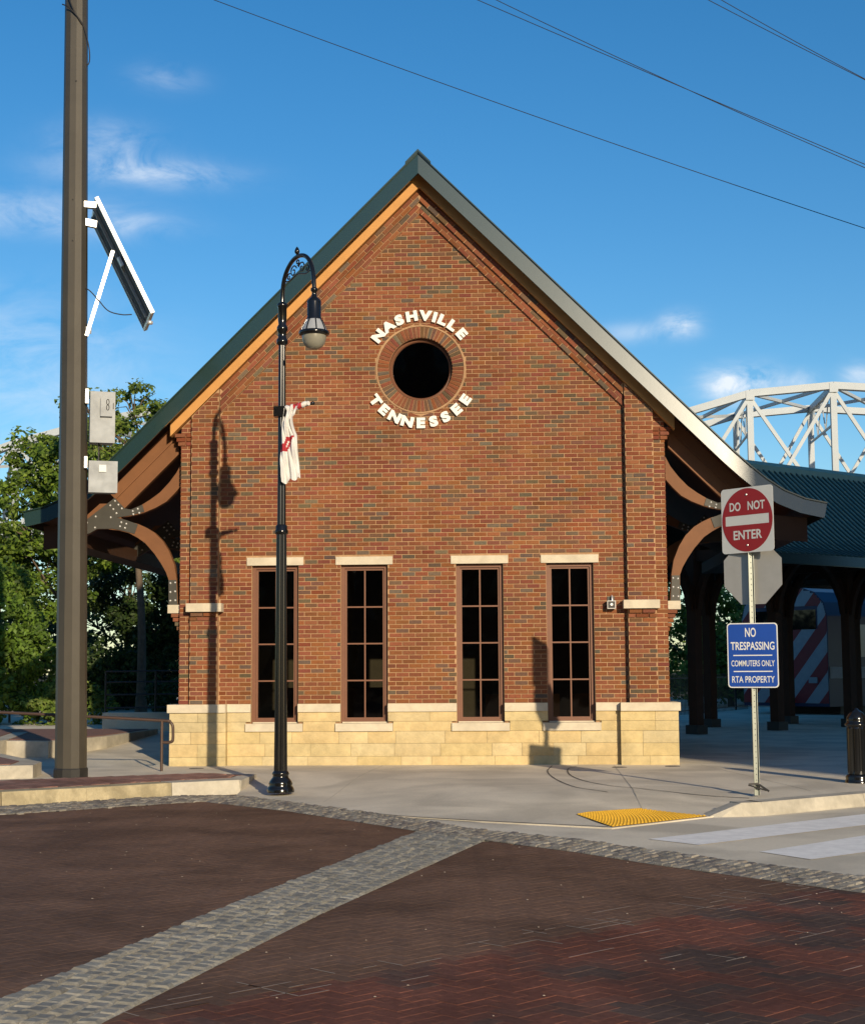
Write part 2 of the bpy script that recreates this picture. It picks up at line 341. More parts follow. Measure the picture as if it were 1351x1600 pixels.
# --- kerbs
def kerb(pts,w,zt,zb,m,ends,slope=.03):
    for i in range(len(pts)-1):
        a=Vector((*pts[i],0));c=Vector((*pts[i+1],0)); n=int(max(1,round((c-a).length/1.5)))
        for k in range(n):
            p=a.lerp(c,k/n);q=a.lerp(c,(k+1)/n-.004); d=(q-p).normalized(); nn=Vector((-d.y,d.x,0)); bb=MB()
            za=zt(p.x,p.y);zc=zt(q.x,q.y)
            vs=[p+Vector((0,0,zb)),q+Vector((0,0,zb)),q+nn*w+Vector((0,0,zb)),p+nn*w+Vector((0,0,zb)),
                p+nn*slope+Vector((0,0,za)),q+nn*slope+Vector((0,0,zc)),q+nn*w+Vector((0,0,zc)),p+nn*w+Vector((0,0,za))]
            bb.add(vs,[(3,2,1,0),(4,5,6,7),(0,1,5,4),(1,2,6,5),(2,3,7,6),(3,0,4,7)])
            bb.build('kerb_stone',m,KP)
KP=thing('kerb',(-4,-5,-.15),'yellowish stone kerb of long blocks below the brown steel pole','kerb')
kerb([(-12,-9.9),(-8.2,-7.6),(-4.75,-5.42),(-3.89,-4.78),(-3.0,-3.98)],.36,lambda x,y:.022,-.2,M['kerbY'],1)
kerb([(-3.0,-3.98),(-2.2,-3.45)],.42,lambda x,y:.022,-.2,M['kerb'],1)
b=MB(); b.prismz([(-2.2,-3.46),(-2.19,-2.28),(-2.36,-2.28),(-2.44,-3.3)],-.2,.021); b.build('kerb_stone',M['kerb'],KP)
KP=thing('kerb',(5,-6,-.15),'pale concrete kerb along the crosswalk by the sign post','kerb')
kerb([(3.50,-7.04),(3.85,-6.96),(4.1,-6.86),(5.44,-5.72),(9,-2.72),(14,1.48)],.30,lambda x,y:min(.006,-.125+.45*max(0,x-3.50)),-.2,M['kerb'],1,.06)

# --- crosswalk and tactile mat
b=MB()
for q in ([(2.64,-9.16),(3.05,-9.65),(4.95,-7.86),(9,-3.9),(8.4,-3.65),(4.66,-7.2)],[(3.51,-10.17),(3.85,-10.72),(10,-5.0),(9.6,-4.5),(4.72,-8.84)]):
    b=MB(); b.add([(x,y,-.133) for x,y in q],[tuple(range(len(q)))]); b.build('crosswalk_stripe',M['paint'],kind='structure')
mp0=thing('tactile_mat',(2.7,-7.6,-.1),'yellow ribbed tactile mat set in the ramp before the crosswalk','tactile mat')
Q=[Vector((2.05,-7.14)),Vector((2.77,-6.55)),Vector((3.46,-7.02)),Vector((2.37,-8.14))]
b=MB(); b.add([(p.x,p.y,zS(p.x,p.y)+.006) for p in Q],[(0,3,2,1)]); b.build('mat_base',M['yellow'],mp0)
b=MB()
for i in range(27):
    t=(i+.5)/27; a=Q[0].lerp(Q[1],t); c=Q[3].lerp(Q[2],t)
    for k in range(14):
        p=a.lerp(c,(k+.5)/14); z=zS(p.x,p.y)+.006; r=.019; 
        vs=[(p.x+r*math.cos(j*math.pi/3),p.y+r*math.sin(j*math.pi/3),z) for j in range(6)]+[(p.x+r*.6*math.cos(j*math.pi/3),p.y+r*.6*math.sin(j*math.pi/3),z+.012) for j in range(6)]
        b.add(vs,[(j,(j+1)%6,6+(j+1)%6,6+j) for j in range(6)]+[tuple(range(6,12))])
o=b.build('dome',M['yellow'],mp0,kind='stuff')

# --- brick paving, herringbone laid as single pavers
def inside(p,poly):
    x,y=p;r=False;n=len(poly)
    for i in range(n):
        x0,y0=poly[i];x1,y1=poly[(i+1)%n]
        if (y0>y)!=(y1>y) and x<(x1-x0)*(y-y0)/(y1-y0)+x0: r=not r
    return r
BL=[(-30,-22.6),(-12,-11.6),(-8,-8.95),(-4.35,-6.62),(-2.43,-4.90),(-1.18,-6.22),(.44,-8.42),(1.11,-9.22),(1.92,-10.17),(2.57,-11.1),(3.86,-12.63),(5.3,-14.4),(9,-19)]
DL=[(.42,-8.42),(-.70,-13.86),(-1.15,-16.29),(-1.75,-19.5)]; DR=[(1.11,-9.25),(.10,-13.64),(-.51,-16.78),(-1.06,-19.5)]
PA=[(-8,-19.5),(-8,-8.90),(-4.35,-6.57),(-2.43,-4.83),(-1.12,-6.16),(.50,-8.38),(-.60,-13.86),(-1.05,-16.29),(-1.65,-19.5)]
PB=[(-1.16,-19.5),(-.61,-16.78),(0,-13.64),(1.02,-9.15),(1.98,-10.12),(2.63,-11.05),(3.92,-12.58),(5.36,-14.35),(9,-18.9),(9,-19.5)]
ang=R(47.7); ux=Vector((math.cos(ang),math.sin(ang)));uy=Vector((-ux.y,ux.x)); O0=Vector((-.51,-16.78))
BLK=Vector((CAM.x,CAM.y))
from mathutils import noise as mn
def paver_col(p):
    rel=Vector(p)-O0; side=rel.dot(uy)  # >0: beyond the line
    if side>0:
        c=random.choice([(.172,.100,.066),(.166,.098,.066),(.177,.102,.066)]); return jit(c,.05)
    r=random.random()
    f=max(0,min(1,.5+2.1*mn.noise(Vector((p[0]*1.7,p[1]*1.7,1.7)))+random.gauss(0,.16)-.18))
    a_,b0=(.180,.072,.048),(.105,.070,.056); c=tuple(x*(1-f)+y*f for x,y in zip(a_,b0)); c=jit(c,.06)
    k=min(1,side/-.2+.3); c=tuple(a*k+b_*(1-k) for a,b_ in zip(c,(.172,.100,.066)))
    return jit(c,.04)
def herring(poly,zt,near,parent,colf,jw=.0026,n300=300,name='brick_paver',m='paver',both=True):
    A,B=.2,.1; L_=[]
    us=[];
    xs=[p[0] for p in poly];ys=[p[1] for p in poly]
    cx,cy=(min(xs)+max(xs))/2,(min(ys)+max(ys))/2; rad=math.hypot(max(xs)-min(xs),max(ys)-min(ys))/2
    K=int(rad/.1)+6; c0=Vector((cx,cy)); c0=O0+ux*round((c0-O0).dot(ux)/.4)*.4+uy*round((c0-O0).dot(uy)/.4)*.4
    # unit: horizontal brick at (i,i) diagonal stepping
    for i in range(-K,K):
        for j in range(-K//2,K//2):
            # diagonal herringbone lattice: basis (1,1)*.1 and (2,-2)*.1
            for o,(w,h) in (((0,0),(.2,.1)),((0,.1),(.1,.2))) :
                u=i*.1+j*.2+o[0]; v=i*.1-j*.2+o[1]
                if o==(0,.1): u,v=i*.1+j*.2-0.0,i*.1-j*.2+.1
                cu,cv=u+w/2,v+h/2
                if abs(cu)>rad or abs(cv)>rad: continue
                p=c0+ux*cu+uy*cv
                if inside((p.x,p.y),poly): L_.append((p,w,h))
    L_.sort(key=lambda t:(t[0]-BLK).length if ((t[0]-BLK).length>6.6 and abs((t[0]-BLK).x)/(t[0]-BLK).length<.33) else 99)
    stuff=MB(); shared={}
    for k,(p,w,h) in enumerate(L_):
        c=colf(p); z=zt+random.uniform(-.0012,.0012); tx,ty=random.uniform(-.004,.004),random.uniform(-.004,.004)
        tgt=MB() if k<n300 else stuff
        far=(p-O0).dot(uy)>0; j2=.002 if far else jw; hw,hh=w/2-j2/2,h/2-j2/2; ch=.0012 if far else .0018
        if far: z=zt+random.uniform(-.0004,.0004); tx*=.3; ty*=.3
        vs=[]
        for (a,bb,zz) in ((hw,hh,-.02),(hw,hh,-ch),(hw-ch,hh-ch,0)):
            for sx,sy in((-1,-1),(1,-1),(1,1),(-1,1)):
                q=p+ux*a*sx+uy*bb*sy; vs.append((q.x,q.y,z+zz+tx*a*sx+ty*bb*sy))
        tgt.add(vs,[(0,1,5,4),(1,2,6,5),(2,3,7,6),(3,0,4,7),(4,5,9,8),(5,6,10,9),(6,7,11,10),(7,4,8,11),(8,9,10,11)],0,c)
        if k<n300: tgt.build(name,M[m],parent)
    if stuff.v: stuff.build(name,M[m],parent,kind='stuff')
herring(PB,-.14,None,road,paver_col,n300=300)
herring(PA,-.14,None,road,paver_col,n300=0)

b=MB()
for k in range(70):
    t_=random.uniform(-.3,6.3); off=random.gauss(-.02,.14) if k<45 else -abs(random.gauss(0,1.2))
    p=O0+ux*(round(t_/.1)*.1)+uy*(round(off/.1)*.1); dd=ux if random.random()<.8 else uy; l=random.choice([.1,.2,.2,.4])
    if not(inside((p.x,p.y),PB) or inside((p.x,p.y),PA)): continue
    n_=Vector((-dd.y,dd.x)); w_=.004
    q=[p-n_*w_,p+dd*l-n_*w_,p+dd*l+n_*w_,p+n_*w_]; b.add([(v.x,v.y,-.1372) for v in q],[(0,1,2,3)])
b.build('joint_sand',M['sand'],kind='structure')

b=MB()
for k in range(260):
    x=random.uniform(-5,6); y=random.uniform(-17.5,-5); r=random.uniform(.003,.011)
    if not(inside((x,y),PA) or inside((x,y),PB)): continue
    b.add([(x+r*math.cos(a),y+r*.8*math.sin(a),-.136) for a in (0,1.2,2.5,3.7,5)]+[(x,y,-.132)],[(0,1,5),(1,2,5),(2,3,5),(3,4,5),(4,0,5)])
o=b.build('grit',M['sand'],kind='stuff'); tag(o,'pale specks of grit scattered over the brick street','grit')

# --- granite setts
def setts(left,right,nac,name,parent,zt,n300,cols):
    l=[Vector((*p,0)) for p in left]; r=[Vector((*p,0)) for p in right]
    def samp(P,t):
        Ls=[(b_-a_).length for a_,b_ in zip(P[:-1],P[1:])]; T=t*sum(Ls)
        for a_,b_,q in zip(P[:-1],P[1:],Ls):
            if T<=q: return a_.lerp(b_,T/q)
            T-=q
        return P[-1]
    LL=sum((b_-a_).length for a_,b_ in zip(l[:-1],l[1:])); nr=int(LL/.108); cells=[]
    for i in range(nr):
        sh=random.uniform(-.15,.15)
        for j in range(nac):
            t0,t1=i/nr,(i+1)/nr; s0=max(0,(j+(sh if j else 0))/nac); s1=min(1,(j+1+(sh if j<nac-1 else 0))/nac)
            cells.append([samp(l,t0).lerp(samp(r,t0),s0),samp(l,t1).lerp(samp(r,t1),s0),samp(l,t1).lerp(samp(r,t1),s1),samp(l,t0).lerp(samp(r,t0),s1)])
    B2=Vector((CAM.x,CAM.y,0)); cells.sort(key=lambda c:(c[0]-B2).length if (c[0]-B2).length>6.9 else 99)
    st=MB()
    for k,c in enumerate(cells):
        ce=sum(c,Vector())/4; z=zt+random.uniform(-.006,.006); tg=MB() if k<n300 else st; vs=[]
        g=random.uniform(.05,.11); an=random.uniform(-.12,.12)
        for (s,zz) in ((1-g,-.03),(1-g-.03,-.006),(.72-g,.004)):
            for q in c:
                d=(q-ce)*s; d=Vector((d.x*math.cos(an)-d.y*math.sin(an),d.x*math.sin(an)+d.y*math.cos(an),0))
                vs.append((ce.x+d.x+random.uniform(-.004,.004),ce.y+d.y+random.uniform(-.004,.004),z+zz+random.uniform(-.002,.002)))
        fs=[(0,1,5,4),(1,2,6,5),(2,3,7,6),(3,0,4,7),(4,5,9,8),(5,6,10,9),(6,7,11,10),(7,4,8,11),(8,9,10,11)]
        A=(c[1]-c[0]).cross(c[2]-c[1]).z
        if A<0: fs=[f[::-1] for f in fs]
        tg.add(vs,fs,0,jit(random.choice(cols),.15))
        if k<n300: tg.build('sett',M['sett'],parent)
    st.build('sett',M['sett'],parent,kind='stuff')
gc=[(.27,.255,.215),(.25,.235,.20),(.29,.275,.23),(.23,.22,.19),(.31,.29,.24),(.26,.245,.205)]
b=MB(); q=DL+DR[::-1]; b.add([(x,y,-.1376) for x,y in q],[tuple(range(len(q)))]); cb=b.build('cobble_band',M['grout'],kind='structure',origin=(0,-12,-.15))
setts(DL,DR,6,'sett',cb,-.129,300,gc)
# the band along the footway: upper and lower edge
EU=[(-8.2,-7.75),(-4.7,-5.52),(-3.0,-4.10),(-2.17,-3.99)]+BU[1:-2]+[(5.8,-13.9)]
EL_=[(-8,-8.95),(-4.35,-6.62),(-3.2,-5.55),(-2.43,-4.90),(-1.18,-6.22),(.44,-8.42),(1.11,-9.22),(1.92,-10.17),(2.57,-11.1),(3.86,-12.63),(5.3,-14.4)]
b=MB(); q=EU+EL_[::-1]; b.add([(x,y,-.1372) for x,y in q],[tuple(range(len(q)))]); cb=b.build('cobble_band',M['grout'],kind='structure',origin=(0,-8,-.15))
setts(EU,EL_,5,'sett',cb,-.129,300,[(.27,.245,.20),(.21,.195,.165),(.32,.29,.235),(.24,.21,.17),(.17,.155,.14)])

# --- brick strip behind the left kerb and the terrace steps
b=MB(); q=[(-12,-9.55),(-8.3,-7.3),(-4.9,-5.12),(-4.05,-4.47),(-3.2,-3.70),(-2.35,-3.1),(-2.3,-2.35),(-2.9,-1.95),(-5.5,-3.3),(-12,-7.2)]
b.add([(x,y,.012) for x,y in q],[tuple(range(len(q)))]); b.add([(x,y,z) for x,y in q[-5:] for z in (.012,-.2)],[(0,1,3,2),(2,3,5,4),(4,5,7,6),(6,7,9,8)]); strip=b.build('brick_strip',M['joint'],kind='structure')
herring([(-7,-6.3),(-4.95,-5.05),(-4.1,-4.42),(-3.25,-3.62),(-2.45,-3.05),(-2.4,-2.45),(-2.95,-2.1),(-5.5,-3.4),(-7,-4.15)],.023,None,strip,lambda p:jit(random.choice([(.28,.15,.115),(.24,.14,.11),(.31,.18,.14)]),.15),n300=0)
def terrace(q,z0,z1,label):
    t=thing('terrace_step',(q[0][0],q[0][1],z0),label,'step')
    b=MB(); b.prismz(q,z0,z1); b.build('stone_edge',M['kerb'],t)
    c=Vector((sum(p[0] for p in q)/len(q),sum(p[1] for p in q)/len(q))); qi=[tuple(c+(Vector(p)-c)*.90) for p in q]
    b=MB(); b.prismz(qi,z1-.01,z1+.012); b.build('brick_top',M['stepbrick'],t)
M['stepbrick']=mat('step_brick',(.20,.10,.075),.9,var=.25,scale=14,bump=.3)
terrace([(-12,-5.3),(-5.21,-2.76),(-5.32,-2.0),(-7.2,1.15),(-14,1.2)],-.05,.18,'lowest terrace step with stone edge, left of the steel pole')
terrace([(-14,.6),(-6.95,.75),(-7.0,1.6),(-7.6,4.6),(-14,4.6)],.10,.34,'narrow upper terrace step at the left picture edge')
terrace([(-7.3,1.65),(-6.22,1.30),(-5.75,3.2),(-5.6,6.5),(-9.5,6.8)],-.05,.32,'raised brick topped terrace behind the steel pole, beside the ramp')

# ============================================================ the station
ST=thing('station_building',(0,0,0),'red brick gabled station with round window, green roof and stone base','building')
AP=9.05                                   # gable line: z = AP-|x|
WIN=[-2.29,-.897,.897,2.29]; WH=.365; WZ0,WZ1=.637,3.088
ZO,RO,RR=6.165,.50,.70                    # round window: centre, opening, outside of its brick ring
def circ(cx,cz,r,n=48): return [(cx+r*math.cos(2*math.pi*i/n),cz+r*math.sin(2*math.pi*i/n)) for i in range(n)]
holes=[[(x-WH,WZ0-.05),(x+WH,WZ0-.05),(x+WH,WZ1),(x-WH,WZ1)] for x in WIN]+[circ(0,ZO,RO,64)]
out=[(-3.70,-.1),(3.70,-.1),(3.70,AP-3.70),(0,AP),(-3.70,AP-3.70)]
me=holed('wall',out,holes,.24,M['mortar']); wall=link('wall',me,ST,(0,0,0))
# pilasters, corner strips and the stepped rake bands: mortar cores
b=MB()
for s in(-1,1):
    a,c=sorted((s*3.17,s*3.60)); b.prismy([(a,.9),(c,.9),(c,AP-abs(c)-.005),(a,AP-abs(a)-.005)],-.13,-.001)
    a,c=sorted((s*3.605,s*3.775)); b.prismy([(a,.9),(c,.9),(c,AP-abs(c)-.005),(a,AP-abs(a)-.005)],-.045,.25)
    k=math.sqrt(2)*.0677
    b.prismy([(0,AP-.006),(s*3.165,AP-3.165-.006),(s*3.165,AP-3.165-2*k),(0,AP-2*k)],-.085,-.0012)
    b.prismy([(0,AP-2*k-.004),(s*3.165,AP-3.165-2*k-.004),(s*3.165,AP-3.165-4*k),(0,AP-4*k)],-.042,-.0014)
    b.box(*sorted((s*3.60,s*3.775)),.25,9,.9,5.2)
b.box(-3.69,3.69,8.9,9,0,5.3)
# the side walls, seen on edge
b.build('wall_core',M['mortar'],ST)
b=MB(); b.prismy([(-3.6,.1),(3.6,.1),(3.6,5.2),(0,8.8),(-3.6,5.2)],4.6,4.65); b.build('partition',M['room'],ST)
b=MB(); b.box(-3.6,3.6,.25,4.6,.08,.10); b.build('inner_floor',M['wood'],ST)
b=MB(); b.box(-3.6,3.6,.25,4.6,4.2,4.25); b.build('inner_ceiling',M['room'],ST)
b=MB(); b.box(-2.6,-.4,2.6,3.2,.1,1.15); b.build('counter',M['wood'],ST)
for x in (1.2,1.9,2.6):
    b=MB(); b.box(x-.25,x+.25,1.4,1.45,.55,1.05); b.box(x-.25,x+.25,1.0,1.45,.52,.56); 
    for sx in(-.23,.23): b.box(x+sx-.02,x+sx+.02,1.02,1.06,.1,.52)
    b.build('bench_seat',M['woodL'],ST,kind='stuff')
# brick colours
BC=[(.225,.076,.034),(.205,.067,.032),(.240,.086,.037),(.190,.060,.030),(.215,.074,.036),(.250,.095,.040),(.20,.075,.040)]
BD=[(.125,.088,.055),(.11,.080,.054),(.145,.108,.072),(.145,.080,.046),(.16,.078,.043)]
def bcol(p=.2): return jit(random.choice(BD if random.random()<p else BC),.10,.008)
from mathutils import noise as mnoise
def clus(x,z): return max(0,min(1,.5+1.6*mnoise.noise(Vector((x*1.1,z*1.9,3.3)))))
CH,BLn=.0677,.2032
bricks=[]   # (front quad corners in x,z ; y of face ; thickness)
def prismbrick(tg,q,yf,th,c):
    # q: 4 (x,z) points ccw seen from the front; slightly uneven face
    e=[random.uniform(-.002,.002) for _ in range(4)]; cx=sum(p[0] for p in q)/4;cz=sum(p[1] for p in q)/4
    vs=[(x,yf+th,z) for x,z in q]+[(x,yf+.003,z) for x,z in q]+[(x+(.003 if x<cx else -.003),yf+e[i],z+(.003 if z<cz else -.003)) for i,(x,z) in enumerate(q)]
    tg.add(vs,[(0,1,5,4),(1,2,6,5),(2,3,7,6),(3,0,4,7),(4,5,9,8),(5,6,10,9),(6,7,11,10),(7,4,8,11),(8,9,10,11)],0,c)
def course(z0,z1,ivals,off,yf,th,p=.2,J=.0130):
    # ivals: (leftfn,rightfn) pairs giving the limits at a height
    zb,zt=z0+J/2,z1-J/2
    for lf,rf in ivals:
        xl=min(lf(zb),lf(zt)); xr=max(rf(zb),rf(zt)); k=math.floor((xl-off)/BLn)
        while off+k*BLn<xr:
            a=off+k*BLn+J/2; c=off+(k+1)*BLn-J/2; k+=1
            ab,at=max(a,lf(zb)+J/2),max(a,lf(zt)+J/2); cb_,ct=min(c,rf(zb)-J/2),min(c,rf(zt)-J/2)
            if cb_-ab<.012 and ct-at<.012: continue
            cb_=max(cb_,ab+.001);ct=max(ct,at+.001)
            full=(cb_-ab>.185 and ct-at>.185)
            pp=p*(.35+1.6*clus(a,zb)); bricks.append(([(ab,zb),(cb_,zb),(ct,zt),(at,zt)],yf,th,bcol(pp),full))
C=lambda v:(lambda z:v)
K4=4*math.sqrt(2)*CH
z=.938; i=0
while z<AP-K4-.02:
    z1=z+CH; off=(i%2)*BLn/2; zm=(z+z1)/2
    rake=lambda z:AP-K4-z
    xl,xr=(lambda z:max(-3.165,-(AP-K4-z))),(lambda z:min(3.165,AP-K4-z))
    iv=[(xl,xr)]
    obs=[]
    if zm<WZ1: obs=[(C(x-WH),C(x+WH)) for x in WIN]
    elif zm<WZ1+.135: obs=[(C(x-.447),C(x+.447)) for x in WIN]
    if abs(zm-ZO)<RR+.03:
        f=lambda z:-math.sqrt(max(0,(RR+.012)**2-(z-ZO)**2)); g=lambda z:math.sqrt(max(0,(RR+.012)**2-(z-ZO)**2)); obs=[(f,g)]
    cur=xl
    for a,c in obs: iv.append((cur,a)); cur=c
    iv=iv[1:]+[(cur,xr)] if obs else iv
    course(z,z1,iv,off,-.010,.03,.155)
    # pilasters (stretchers and half bats) and corner strips
    for s in(-1,1):
        slab=2.365<zm<2.50; yp=-.14
        a,c=sorted((s*3.165,s*3.605))
        if 2.30<zm<2.365: yp=-.175
        elif 2.23<zm<=2.30: yp=-.16
        if zm<AP-3.6-.02 or True:
            xl_=(lambda z,a=a:max(a,-(AP-z-.01))); xr_=(lambda z,c=c:min(c,AP-z-.01))
            if xl_(zm)<xr_(zm)-.03: course(z,z1,[(xl_,xr_)],(a+.01)+off*1.0+.004,yp,.12,.16)
        a,c=sorted((s*3.607,s*3.79)); yq=-.052
        xl_=(lambda z,a=a:max(a,-(AP-z-.01))); xr_=(lambda z,c=c:min(c,AP-z-.01))
        if xl_(zm)<xr_(zm)-.03: course(z,z1,[(xl_,xr_)],a-off*.9,yq,.2,.12)
    z=z1; i+=1
# rake bands: four courses laid along the slope
sq=math.sqrt(.5)
for s in(-1,1):
    for r in range(4):
        yb=-.095 if r<2 else -.052
        n=int(3.165/sq/BLn)+2
        for k in range(-1,n):
            a=k*BLn+(r%2)*BLn/2+.005; c=a+BLn-.0105
            # start on the mitre at the ridge
            d0=r*CH+.005; d1=(r+1)*CH-.005
            def P(t,d): return (s*(t*sq-d*sq),AP-t*sq-d*sq)
            q=[]
            lo0=d0;lo1=d1
            a0,a1=max(a,lo0),max(a,lo1)
            mx0=3.165/sq+d0;mx1=3.165/sq+d1
            c0,c1=min(c,mx0),min(c,mx1)
            if c0-a0<.015 or c1-a1<.015: continue
            q=[P(a1,d1),P(c1,d1),P(c0,d0),P(a0,d0)]
            if s<0: q=[P(c1,d1),P(a1,d1),P(a0,d0),P(c0,d0)]
            bricks.append((q,yb,.06,bcol(.22),False))
# corbel courses at the pilaster heads (right and left eaves)
for s in(-1,1):
    for k in range(3):
        zc=5.20-.0677*(k+1)-.01; xo=3.80+.028*(3-k)
        for a,c in ((3.60,3.70),(3.71,xo)):
            q=sorted((s*a,s*c)); bricks.append(([(q[0]+.004,zc),(q[1]-.004,zc),(q[1]-.004,zc+.056),(q[0]+.004,zc+.056)],-.075,.3,bcol(.1),False))
full=[t for t in bricks if t[4] and t[0][0][1]<2.3 and t[1]==-.010]
full.sort(key=lambda t:t[0][0][1]); sel=set(id(t) for t in full[:300])
st=MB()
VAR=[]
for t in bricks:
    if id(t) in sel: continue
    prismbrick(st,t[0],t[1],t[2],t[3])
for k in range(14):
    bb=MB(); w=(BLn-.013)/2; h=(CH-.013)/2
    prismbrick(bb,[(-w,-h),(w,-h),(w,h),(-w,h)],-.010,.03,bcol(.23)); VAR.append(bb.mesh('brick',[M['brick']]))
for t in bricks:
    if id(t) in sel:
        cx=sum(p[0] for p in t[0])/4;cz=sum(p[1] for p in t[0])/4
        link('brick',random.choice(VAR),ST,(cx,random.uniform(-.0015,.0015),cz))
st.build('brick',M['brick'],ST,kind='stuff',origin=(0,0,0))
# ring of bricks round the round window, and its thin outer mortar line
NRB=62
for k in range(NRB):
    a0=2*math.pi*(k)/NRB+.009;a1=2*math.pi*(k+1)/NRB-.009
    g=[(RO+.004)*1.0,RR-.022]
    q=[(g[0]*math.sin(a0),ZO+g[0]*math.cos(a0)),(g[1]*math.sin(a0),ZO+g[1]*math.cos(a0)),(g[1]*math.sin(a1),ZO+g[1]*math.cos(a1)),(g[0]*math.sin(a1),ZO+g[0]*math.cos(a1))][::-1]
    bb=MB(); prismbrick(bb,q,-.013,.12,bcol(.3)); bb.build('ring_brick',M['brick'],ST)
b=MB(); n=64
vs=[(r*math.cos(2*math.pi*k/n),y,ZO+r*math.sin(2*math.pi*k/n)) for r,y in ((RR-.020,-.002),(RR-.018,-.014),(RR+.006,-.014),(RR+.008,-.002)) for k in range(n)]
b.add(vs,[(j*n+k,j*n+(k+1)%n,(j+1)*n+(k+1)%n,(j+1)*n+k) for j in range(3) for k in range(n)]); b.build('mortar_ring',M['mortar'],ST)
# round window: timber ring set back in the reveal, dark glass
b=MB(); n=64; prof=[(RO,.10),(RO,.085),(RO-.035,.075),(RO-.05,.095),(RO-.05,.16)]
vs=[(r*math.cos(2*math.pi*k/n),y,ZO+r*math.sin(2*math.pi*k/n)) for r,y in prof for k in range(n)]
b.add(vs,[(j*n+k,(j+1)*n+k,(j+1)*n+(k+1)%n,j*n+(k+1)%n) for j in range(len(prof)-1) for k in range(n)],smooth=False)
vs=[(r*math.cos(2*math.pi*k/n),y,ZO+r*math.sin(2*math.pi*k/n)) for r,y in ((RO-.002,-.008),(RO-.002,.11)) for k in range(n)]
b.add(vs,[(k,n+k,n+(k+1)%n,(k+1)%n) for k in range(n)])
rw=b.build('round_window',M['woodR'] if 'woodR' in M else M['frame'],ST)
b=MB(); b.add([(x,.13,zz) for x,zz in circ(0,ZO,RO-.045,64)],[tuple(range(64))]); b.build('pane',M['clear'],rw)
# tall windows
for x in WIN:
    b=MB(); yf=.075
    for (x0,x1,z0,z1,y0,y1) in ((x-WH,x-WH+.055,WZ0,WZ1,yf,.16),(x+WH-.055,x+WH,WZ0,WZ1,yf,.16),(x-WH+.055,x+WH-.055,WZ1-.055,WZ1,yf,.16),(x-WH+.055,x+WH-.055,WZ0,WZ0+.05,yf,.16),
        (x-WH+.055,x-WH+.085,WZ0+.05,WZ1-.055,yf+.03,.16),(x+WH-.085,x+WH-.055,WZ0+.05,WZ1-.055,yf+.03,.16),(x-WH+.085,x+WH-.085,WZ1-.085,WZ1-.055,yf+.03,.16),(x-WH+.085,x+WH-.085,WZ0+.05,WZ0+.085,yf+.03,.16)):
        b.box(x0,x1,y0,y1,z0,z1)
    w=b.build('window',M['frame'],ST)
    gx0,gx1,gz0,gz1=x-WH+.085,x+WH-.085,WZ0+.085,WZ1-.085
    b=MB(); b.box(x-.011,x+.011,yf+.04,.15,gz0,gz1)
    for k in(1,2,3):
        zz=gz0+(gz1-gz0)*k/4; b.box(gx0,x-.011,yf+.042,.15,zz-.011,zz+.011); b.box(x+.011,gx1,yf+.042,.15,zz-.011,zz+.011)
    b.build('muntin',M['frame'],w)
    for k in range(4):
        for c in range(2):
            b=MB(); X0=(gx0 if c==0 else x+.011);X1=(x-.011 if c==0 else gx1); Z0=gz0+(gz1-gz0)*k/4;Z1=gz0+(gz1-gz0)*(k+1)/4
            e=[random.uniform(-.0015,.0015) for _ in range(4)]
            b.add([(X0,.135+e[0],Z0),(X1,.135+e[1],Z0),(X1,.135+e[2],Z1),(X0,.135+e[3],Z1)],[(0,1,2,3)]); b.build('pane',M['clear'],w)
    b=MB(); b.box(x-WH+.02,x+WH-.01,.03,.075,WZ0+.002,WZ0+.022); b.build('sill_strip',M['cast'],w)
    b=MB(); b.box(x-.443,x+.443,-.026,.20,WZ1,WZ1+.124); b.build('lintel',M['cast'],ST)
    b=MB(); b.box(x-.443,x+.443,-.085,.10,.517,WZ0); b.build('sill',M['cast'],ST)
# stone base: rock-faced blocks, cap stones
def rock(x0,x1,z0,z1,yf,th=.12,amp=.012,mi='stone',name='stone_block'):
    bb=MB(); nx=max(2,int((x1-x0)/.09)); nz=max(2,int((z1-z0)/.06)); g=.002; x0+=g;x1-=g;z0+=g;z1-=g
    c=jit(random.choice([(.57,.46,.245),(.59,.475,.265),(.55,.435,.22),(.57,.47,.27),(.59,.455,.235)]),.06); vs=[]
    for j in range(nz+1):
        for k in range(nx+1):
            e=(j in(0,nz)) or (k in(0,nx)); vs.append((x0+(x1-x0)*k/nx,yf+(.010 if e else random.uniform(-amp,amp*.4)),z0+(z1-z0)*j/nz))
    fs=[(j*(nx+1)+k,j*(nx+1)+k+1,(j+1)*(nx+1)+k+1,(j+1)*(nx+1)+k) for j in range(nz) for k in range(nx)]
    bb.add(vs,fs,0,c,True)
    o=[(x0,yf+.010,z0),(x1,yf+.010,z0),(x1,yf+.010,z1),(x0,yf+.010,z1),(x0,yf+th,z0),(x1,yf+th,z0),(x1,yf+th,z1),(x0,yf+th,z1)]
    bb.add(o,[(1,0,4,5),(2,1,5,6),(3,2,6,7),(0,3,7,4)],0,c); bb.build(name,M[mi],ST)
rowsZ=[(-.02,.135),(.135,.33),(.33,.515),(.515,.665),(.665,.812)]
core=MB(); core.box(-3.0,3.0,-.030,-.003,-.1,.515)
for a,c in ((-3.0,WIN[0]-.445),(WIN[0]+.445,WIN[1]-.445),(WIN[1]+.445,WIN[2]-.445),(WIN[2]+.445,WIN[3]-.445),(WIN[3]+.445,3.0)): core.box(a,c,-.030,-.003,.515,.80)
for s in(-1,1):
    a,c=sorted((s*3.03,s*3.86)); core.box(a,c,-.155,.5,-.1,.80)
core.build('base_core',M['kerb'],ST)
